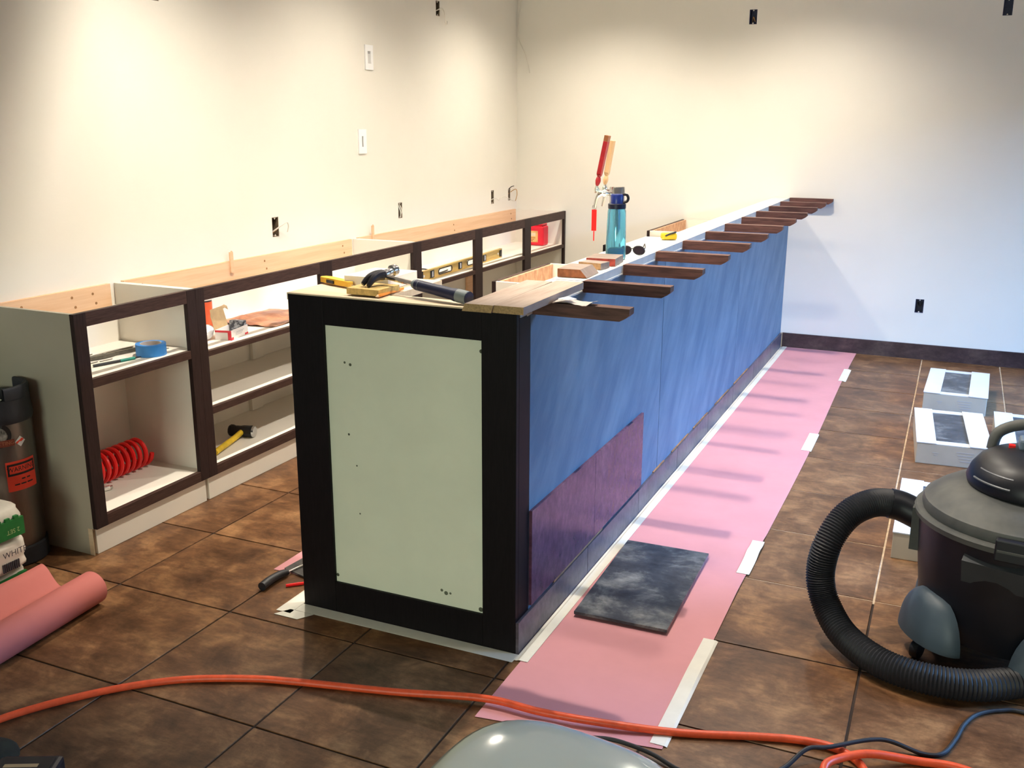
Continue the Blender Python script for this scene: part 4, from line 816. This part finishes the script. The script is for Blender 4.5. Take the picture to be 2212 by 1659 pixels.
# ------------------------------------------------------------------ cords on the floor
cz = 0.0112
def over(x, y): return paper_z(x, y) + 0.004 if 0.02 < x < 0.555 and -0.36 < y < 4.7 else 0.0
oc = [(-1.16, -1.10), (-1.111, -0.896), (-0.980, -0.70), (-0.822, -0.555), (-0.640, -0.462), (-0.504, -0.418), (-0.22, -0.345), (0.032, -0.283), (0.20, -0.278), (0.365, -0.256), (0.56, -0.200), (0.755, -0.130), (0.860, -0.100), (0.940, -0.098), (1.000, -0.130), (1.025, -0.190), (1.00, -0.26), (0.95, -0.28), (0.93, -0.22), (0.965, -0.165), (1.031, -0.118), (1.136, -0.068), (1.243, -0.055), (1.36, -0.11), (1.50, -0.30), (1.6, -0.6)]
pz3 = []
for k, (x, y) in enumerate(oc):
    z = cz + 1.5 * over(x, y) + (0.022 if 18 <= k <= 20 else 0.0)
    pz3.append((x, y, z))
tag(G().tube(pz3, 0.0105, 12, 10).build('extension_cord', orange_m, None, True), 'thick orange cord snaking across the floor in front of bar', 'cord')
kc = [(0.28, -0.42), (0.340, -0.335), (0.376, -0.312), (0.432, -0.303), (0.52, -0.318), (0.611, -0.345), (0.72, -0.330), (0.80, -0.270), (0.838, -0.222), (0.880, -0.160), (0.93, -0.128), (1.047, -0.040), (1.147, -0.022), (1.195, 0.0), (1.225, 0.08), (1.245, 0.16), (1.277, 0.225), (1.33, 0.27), (1.395, 0.290), (1.55, 0.25)]
pz3 = [(x, y, 0.0062 + over(x, y)) for x, y in kc]
for k, (x, y) in enumerate(kc):
    for (u, v) in ((0.90, -0.10), (1.09, -0.088), (0.86, -0.10), (1.05, -0.108)):
        if (x - u) ** 2 + (y - v) ** 2 < 0.0045: pz3[k] = (x, y, 0.030)
tag(G().tube(pz3, 0.0058, 10, 10).build('power_cord', rubber_m, None, True), 'thin black power cord running to the vacuum under the hose', 'cord')

# ------------------------------------------------------------------ white seat near the camera
st = thing('plastic_stool', 'glossy white moulded stool standing in front of the bar', 'stool', (0.545, -1.16, 0))
gw = mat('gloss_white', (0.74, 0.80, 0.70), 0.12, var=0.01, coat=0.6)
def sprof(): return [(0.0, -0.012), (0.16, -0.014), (0.195, -0.016), (0.215, -0.010), (0.224, 0.0), (0.222, 0.012), (0.210, 0.020), (0.19, 0.024), (0.12, 0.026), (0.0, 0.024)]
Ms = frame((0.556, -1.135, 0.432), -0.10, 0.03, 0.03)
g = G(); N_ = 64; pr = sprof(); v = []; f = []
for (r, z) in pr:
    for i in range(N_):
        a = 2 * math.pi * i / N_; e = 3.0
        k = (abs(math.cos(a)) ** e + abs(math.sin(a)) ** e) ** (-1 / e); v.append((r * k * math.cos(a) * 1.0, r * k * math.sin(a), z))
for j in range(len(pr) - 1):
    for i in range(N_): f.append((j * N_ + i, j * N_ + (i + 1) % N_, (j + 1) * N_ + (i + 1) % N_, (j + 1) * N_ + i))
g.add(v, f, Ms).build('seat', gw, st, True, 1.2)
for q in range(4):
    a = math.pi / 4 + q * math.pi / 2 + 0.45
    c0 = Vector((0.548 + 0.13 * math.cos(a), -1.152 + 0.13 * math.sin(a), 0.420)); c1 = Vector((0.548 + 0.20 * math.cos(a), -1.152 + 0.20 * math.sin(a), 0.0))
    G().tube([tuple(c0), tuple(c1)], lambda i, N: 0.020 - 0.006 * i, 12, 1, smooth=False).build('leg', gw, st, True)
pts = [(0.548 + 0.175 * math.cos(a), -1.152 + 0.175 * math.sin(a), 0.15) for a in [math.pi / 4 + q * math.pi / 2 + 0.45 for q in range(4)]]
for q in range(4): G().tube([pts[q], pts[(q + 1) % 4]], 0.009, 8, 1, smooth=False).build('stretcher', gw, st, True)

# ------------------------------------------------------------------ left floor: keg, bags, paper roll
kx, ky, kr = -1.974, -0.138, 0.118
keg = thing('beer_keg', 'slim steel beer keg with black rubber collar by the cabinet end', 'keg', (kx, ky, 0))
G().lathe([(0.0, 0.062), (0.10, 0.062), (0.114, 0.072), (kr, 0.095), (kr, 0.52), (0.112, 0.548), (0.08, 0.566), (0.0, 0.572)], (kx, ky, 0), 48).build('shell', steel_m, keg, True)
G().lathe([(0.095, 0.0), (0.117, 0.0), (0.1215, 0.006), (0.1215, 0.066), (0.1135, 0.0705), (0.095, 0.061), (0.095, 0.0)], (kx, ky, 0), 40).build('foot_ring', rubber_m, keg, True)
col = G().lathe([(0.1005, 0.557), (0.1205, 0.535), (0.1235, 0.545), (0.1225, 0.575), (0.119, 0.590), (0.1185, 0.618), (0.101, 0.618), (0.1005, 0.557)], (kx, ky, 0), 48).build('collar', rubber_m, keg, True)
G().lathe([(0.101, 0.6185), (0.1185, 0.6185), (0.1185, 0.655), (0.114, 0.662), (0.104, 0.662), (0.101, 0.655), (0.101, 0.6185)], (kx, ky, 0), 24, a0=math.radians(-20), a1=math.radians(100)).build('hand_grip', rubber_m, col, True)
G().lathe([(0.0, 0.573), (0.028, 0.573), (0.028, 0.600), (0.020, 0.604), (0.0, 0.604)], (kx, ky, 0), 20).build('valve', chrome_m, keg, True)
PH0 = math.atan2(-2.4415 - ky, 1.083 - kx)
def kmap(ph0, zc, lift): return lambda u, v: (kx + (kr + lift) * math.cos(PH0 + ph0 + u / kr), ky + (kr + lift) * math.sin(PH0 + ph0 + u / kr), zc + v)
def patch(g, u0, u1, v0, v1, fn, n=10):
    v = []; f = []
    for i in range(n + 1):
        u = u0 + (u1 - u0) * i / n; v += [fn(u, v0), fn(u, v1)]
    for i in range(n): f.append((2 * i, 2 * i + 2, 2 * i + 3, 2 * i + 1))
    return g.add(v, f)
def polypatch(g, pts, fn): return g.add([fn(*p) for p in pts], [tuple(range(len(pts)))])
wred = mat('sticker_red', (0.62, 0.045, 0.02), 0.5, var=0.05); wblk = mat('sticker_black', (0.008, 0.007, 0.008), 0.5); wwht = mat('sticker_white', (0.60, 0.60, 0.58), 0.5)
w1 = kmap(0.56, 0.345, 0.0014); w2 = kmap(0.56, 0.345, 0.0017); w3 = kmap(0.56, 0.345, 0.0020)
wl = patch(G(), -0.056, 0.056, -0.055, 0.055, w1, 14).build('warning_label', wred, keg)
for (a, b_, c_, d_) in [(-0.052, 0.052, 0.038, 0.046), (-0.052, 0.052, 0.002, 0.010), (-0.052, -0.046, 0.010, 0.038), (0.046, 0.052, 0.010, 0.038)]: patch(G(), a, b_, c_, d_, w2, 10).build('label_border', wblk, wl)
text_geo('WARNING', 0.024, lambda x, y: w2(x * 0.92, y + 0.024)).build('lettering', wblk, wl)
for (a, b_, z) in [(-0.008, 0.006, -0.014), (0.012, 0.026, -0.014), (-0.034, -0.016, -0.032), (-0.012, 0.008, -0.032), (0.012, 0.036, -0.032)]: patch(G(), a, b_, z - 0.0025, z + 0.0025, w2, 4).build('print_line', wblk, wl)
dm = kmap(0.60, 0.468, 0.0014); dm2 = kmap(0.60, 0.468, 0.0018)
dl = polypatch(G(), [(0, -0.020), (0.020, 0), (0, 0.020), (-0.020, 0)], dm).build('diamond_label', wwht, keg)
polypatch(G(), [(-0.013, -0.008), (-0.003, 0.000), (0.003, -0.002), (0.015, 0.004), (0.006, 0.011), (-0.002, 0.006), (-0.018, -0.001)], dm2).build('red_stripe', wred, dl)
em = kmap(-0.02, 0.500, 0.0014); em2 = kmap(-0.02, 0.500, 0.0017); em3 = kmap(-0.02, 0.500, 0.0020)
circ = lambda r, n=28: [(r * math.cos(2 * math.pi * k / n), r * math.sin(2 * math.pi * k / n)) for k in range(n)]
el = polypatch(G(), circ(0.045), em).build('brewery_emblem', wblk, keg)
polypatch(G(), circ(0.030), em2).build('emblem_disc', mat('emblem_grey', (0.10, 0.09, 0.08), 0.5, col2=(0.30, 0.27, 0.24), vscale=60), el)
patch(G(), -0.062, 0.052, -0.042, -0.018, em3, 14).build('emblem_banner', mat('banner_red', (0.16, 0.030, 0.015), 0.5, var=0.1), el)
em4 = kmap(-0.02, 0.500, 0.0023); text_geo('E CUTTING', 0.018, lambda x, y: em4(x * 0.95 + 0.006, y - 0.030)).build('lettering', mat('banner_text', (0.32, 0.12, 0.06), 0.5), el)

# bags of setting material stacked beside the keg
sack = mat('paper_sack', (0.66, 0.62, 0.54), 0.6, var=0.06, vscale=10, bump=0.5, bscale=18)
sackg = mat('green_sack', (0.010, 0.150, 0.030), 0.5, var=0.15, vscale=20)
def bag(name, label, x0, x1, y0, y1, z0, z1, seed, mt=sack):
    g = G(); n = 14; v = []; f = []; idx = {}
    cx, cy, cz_ = (x0 + x1) / 2, (y0 + y1) / 2, (z0 + z1) / 2; hx_, hy_, hz_ = (x1 - x0) / 2, (y1 - y0) / 2, (z1 - z0) / 2
    bm = bmesh.new(); bmesh.ops.create_cube(bm, size=2.0); bmesh.ops.subdivide_edges(bm, edges=list(bm.edges), cuts=9, use_grid_fill=True)
    for p in bm.verts:
        c = p.co.copy(); e = 8.0; L_ = (abs(c.x) ** e + abs(c.y) ** e + abs(c.z) ** e) ** (1 / e); c = c / max(L_, 1e-6) * 1.0
        w = 1 + 0.035 * noise.noise((c.x * 2.3 + seed, c.y * 2.3, c.z * 2.3))
        p.co = Vector((cx + c.x * hx_ * w, cy + c.y * hy_ * w, cz_ + c.z * hz_ * min(1.0, w)))
    bm.verts.index_update(); g.add([tuple(p.co) for p in bm.verts], [tuple(q.index for q in fc.verts) for fc in bm.faces]); bm.free()
    t = thing(name, label, 'bag', (cx, cy, z0), 0, 'stacked bags beside the keg')
    b0 = g.build('sack', mt, t, True, 1.3)
    return t
b1 = bag('mortar_bag', 'bottom paper bag of the stack, lying on the floor', -2.06, -1.728, -0.80, -0.262, 0.001, 0.072, 1.0)
b2_ = bag('mortar_bag', 'white paper bag lettered WHITE in the middle of the stack', -2.06, -1.712, -0.80, -0.260, 0.0725, 0.190, 2.0)
b3_ = bag('mortar_bag', 'green and white bag with upside-down lettering on the stack', -2.06, -1.716, -0.80, -0.260, 0.1905, 0.305, 3.0)
xf_ = lambda dx: (lambda y0, z0, sl: (lambda u, v: (-1.709 + dx - 0.0 * max(0, (abs(y0 + u + 0.52) - 0.24)) * 6, y0 + u, z0 + v + sl * u)))
fx2 = xf_(0.001)(-0.334, 0.148, 0.0)
text_geo('WHITE', 0.030, fx2).build('lettering', mat('bag_ink', (0.03, 0.03, 0.04), 0.6), b2_)
for k in range(9): G().box(-1.7120, -1.7080, -0.385 + 0.0075 * k, -0.385 + 0.0075 * k + (0.004 if k % 3 else 0.0055), 0.090, 0.120).build('barcode_bar', mat('bag_ink', (0.03, 0.03, 0.04), 0.6), b2_)
G().lathe([(0.0, 0), (0.052, 0), (0.052, 0.003), (0.0, 0.003)], n=28, M=frame((-1.7112, -0.462, 0.130), 0, math.pi / 2)).build('blue_emblem', mat('bag_blue', (0.01, 0.02, 0.22), 0.5, var=0.1), b2_)
# green print with a castellated upper edge
gy0, gy1 = -0.56, -0.283
zz0, zz1 = 0.200, 0.262
poly = [(gy0, zz0), (gy1, zz0), (gy1, zz1)]
k = 0; yy = gy1
while yy > gy0 + 0.02:
    poly += [(yy - 0.018, zz1), (yy - 0.018, zz1 + 0.010), (yy - 0.034, zz1 + 0.010), (yy - 0.034, zz1)]; yy -= 0.034
poly.append((gy0, zz1))
G().prism(poly, 'x', -1.722, -1.7105).build('green_print', sackg, b3_)
text_geo('2 SET', 0.022, lambda u, v: (-1.7100, -0.328 - u, 0.224 - v)).build('lettering', mat('pale_green', (0.38, 0.52, 0.22), 0.5), b3_)
G().box(-1.736, -1.7255, -0.45, -0.285, 0.050, 0.060).build('green_fringe', sackg, b1)
# dark cloth on top of the bags
g = G(); g.ball((0, 0, 0), 1, 1, 1, 22, 14)
g.v = [(-1.84 + 0.13 * x * (1 + 0.25 * noise.noise((x * 2, y * 2, z * 2))), -0.47 + 0.16 * y * (1 + 0.25 * noise.noise((x * 2 + 5, y * 2, z * 2))), 0.36 + 0.055 * max(-0.95, z) * (1 + 0.3 * noise.noise((x * 3, y * 3, 7)))) for x, y, z in g.v]
mz = min(q[2] for q in g.v); g.v = [(x, y, z - mz + 0.3056) for x, y, z in g.v]
tag(g.build('work_cloth', mat('navy_cloth', (0.010, 0.012, 0.026), 0.85, var=0.2, vscale=20, bump=0.4, bscale=60), None, True), 'bundled dark navy cloth on top of the stacked bags', 'cloth')
# roll of pink paper with a loose wavy sheet
rr_ = thing('paper_roll', 'roll of pink floor paper with loose wavy sheet by the bags', 'paper roll', (-1.385, -0.7, 0))
rx_, rz_ = -1.405, 0.0575
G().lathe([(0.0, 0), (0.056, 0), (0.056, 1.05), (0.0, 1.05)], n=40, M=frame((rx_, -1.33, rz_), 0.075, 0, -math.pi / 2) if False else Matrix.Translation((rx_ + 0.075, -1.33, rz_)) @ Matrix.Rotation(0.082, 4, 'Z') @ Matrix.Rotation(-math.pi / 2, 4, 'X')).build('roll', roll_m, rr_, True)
def flap(u, v):
    # u from the roll out towards the bags, v along the roll
    y = -1.20 + v * 0.90; x = -1.452 - 0.265 * u + 0.06 * (1 - v) + 0.02 * u * v
    z = 0.012 + 0.020 * (1 + math.sin(u * 9.5 - 0.6)) * (0.45 + 0.55 * u) + 0.030 * u * u + 0.003 * noise.noise((u * 3, v * 5, 2)) + 0.030 * bump1(u, 0.0, 0.10)
    return (x, y + 0.05 * u, z)
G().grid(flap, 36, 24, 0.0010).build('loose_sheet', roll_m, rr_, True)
# red can in front of the sheet
rcn = thing('spray_can', 'red and white can standing on the pink paper sheet', 'can', (-1.545, -0.62, 0.06))
M = frame((-1.530, -0.612, 0.070), 0, 0.0)
G().lathe([(0.0, 0), (0.030, 0), (0.032, 0.004), (0.032, 0.070), (0.0, 0.070)], n=24, M=M).build('can_body', mat('can_red', (0.66, 0.04, 0.02), 0.35, col2=(0.70, 0.30, 0.03), vscale=14, ramp=(0.5, 0.62)), rcn, True)
G().lathe([(0.0, 0.0702), (0.0322, 0.0702), (0.0322, 0.120), (0.024, 0.132), (0.0, 0.134)], n=24, M=M).build('can_top', mat('can_white', (0.66, 0.66, 0.60), 0.4, var=0.1), rcn, True)
# scraper and red pen by the bar corner
sc_ = thing('floor_scraper', 'black handled putty scraper on the floor beside the bar', 'scraper', (-0.97, 0.13, 0))
G().tube([(-0.962, 0.018, 0.016), (-0.965, 0.06, 0.018), (-0.962, 0.115, 0.018), (-0.955, 0.150, 0.014)], lambda i, N: 0.0155 - 0.004 * (i / N) ** 2, 14, 6).build('handle', black_m, sc_, True)
G().tube([(-0.955, 0.150, 0.014), (-0.935, 0.22, 0.017)], 0.0035, 8, 1, smooth=False).build('shank', polish, sc_)
g = G(); g.prism([(-0.068, 0.0), (0.055, 0.0), (0.075, 0.10), (0.045, 0.155), (-0.045, 0.150), (-0.078, 0.09)], 'z', 0.0, 0.004, frame((-0.925, 0.165, 0.0055), -0.25, 0, 0.03)).build('blade', mat('dull_black_steel', (0.030, 0.030, 0.032), 0.4, col2=(0.09, 0.085, 0.08), vscale=24, spec=0.5), sc_)
tag(G().tube([(-0.905, 0.075, 0.0060), (-0.84, 0.135, 0.0060)], lambda i, N: 0.0055, 8, 1, smooth=False).build('red_pen', red_m), 'small red pen on the floor beside the scraper', 'pen')
# tool case in the lower corner
tcx = thing('battery_case', 'black tool battery with printed label on the dark floor', 'tool', (-0.78, -1.10, 0))
M = frame((-0.775, -1.105, 0.0), 0.46)
G().box(-0.075, 0.075, -0.075, 0.075, 0.0, 0.085, M, 0.010).build('case_body', black_m, tcx)
tp = G().box(-0.060, 0.060, -0.060, 0.060, 0.0852, 0.0862, M).build('label', mat('label_black', (0.012, 0.010, 0.014), 0.4), tcx)
for (x0, x1, y0, y1, c) in [(-0.050, 0.030, 0.024, 0.036, (0.45, 0.32, 0.18)), (-0.040, 0.020, 0.008, 0.018, (0.02, 0.06, 0.30)), (-0.050, 0.010, -0.010, -0.004, (0.30, 0.16, 0.20)), (-0.050, 0.0, -0.024, -0.018, (0.30, 0.16, 0.20)), (0.020, 0.048, -0.022, -0.008, (0.62, 0.03, 0.02))]:
    G().box(x0, x1, y0, y1, 0.0863, 0.0867, M).build('print_bar', mat('lp%d%d' % (int(c[0] * 100), int(c[2] * 100)), c, 0.5), tp)
g = G(); g.ball((0, 0, 0), 1, 1, 1, 20, 12)
g.v = [(-0.965 + 0.085 * x * (1 + 0.2 * noise.noise((x * 2, y * 2, z * 2))), -1.06 + 0.085 * y, 0.030 + 0.032 * max(-0.9, z) * (1 + 0.3 * noise.noise((x * 3, y * 3, 3)))) for x, y, z in g.v]
mz = min(q[2] for q in g.v); g.v = [(x, y, z - mz + 0.0004) for x, y, z in g.v]
tag(g.build('work_glove', mat('dark_green_cloth', (0.018, 0.022, 0.016), 0.85, var=0.3, vscale=25), None, True), 'dark crumpled work glove on the floor beside the tool battery', 'glove')
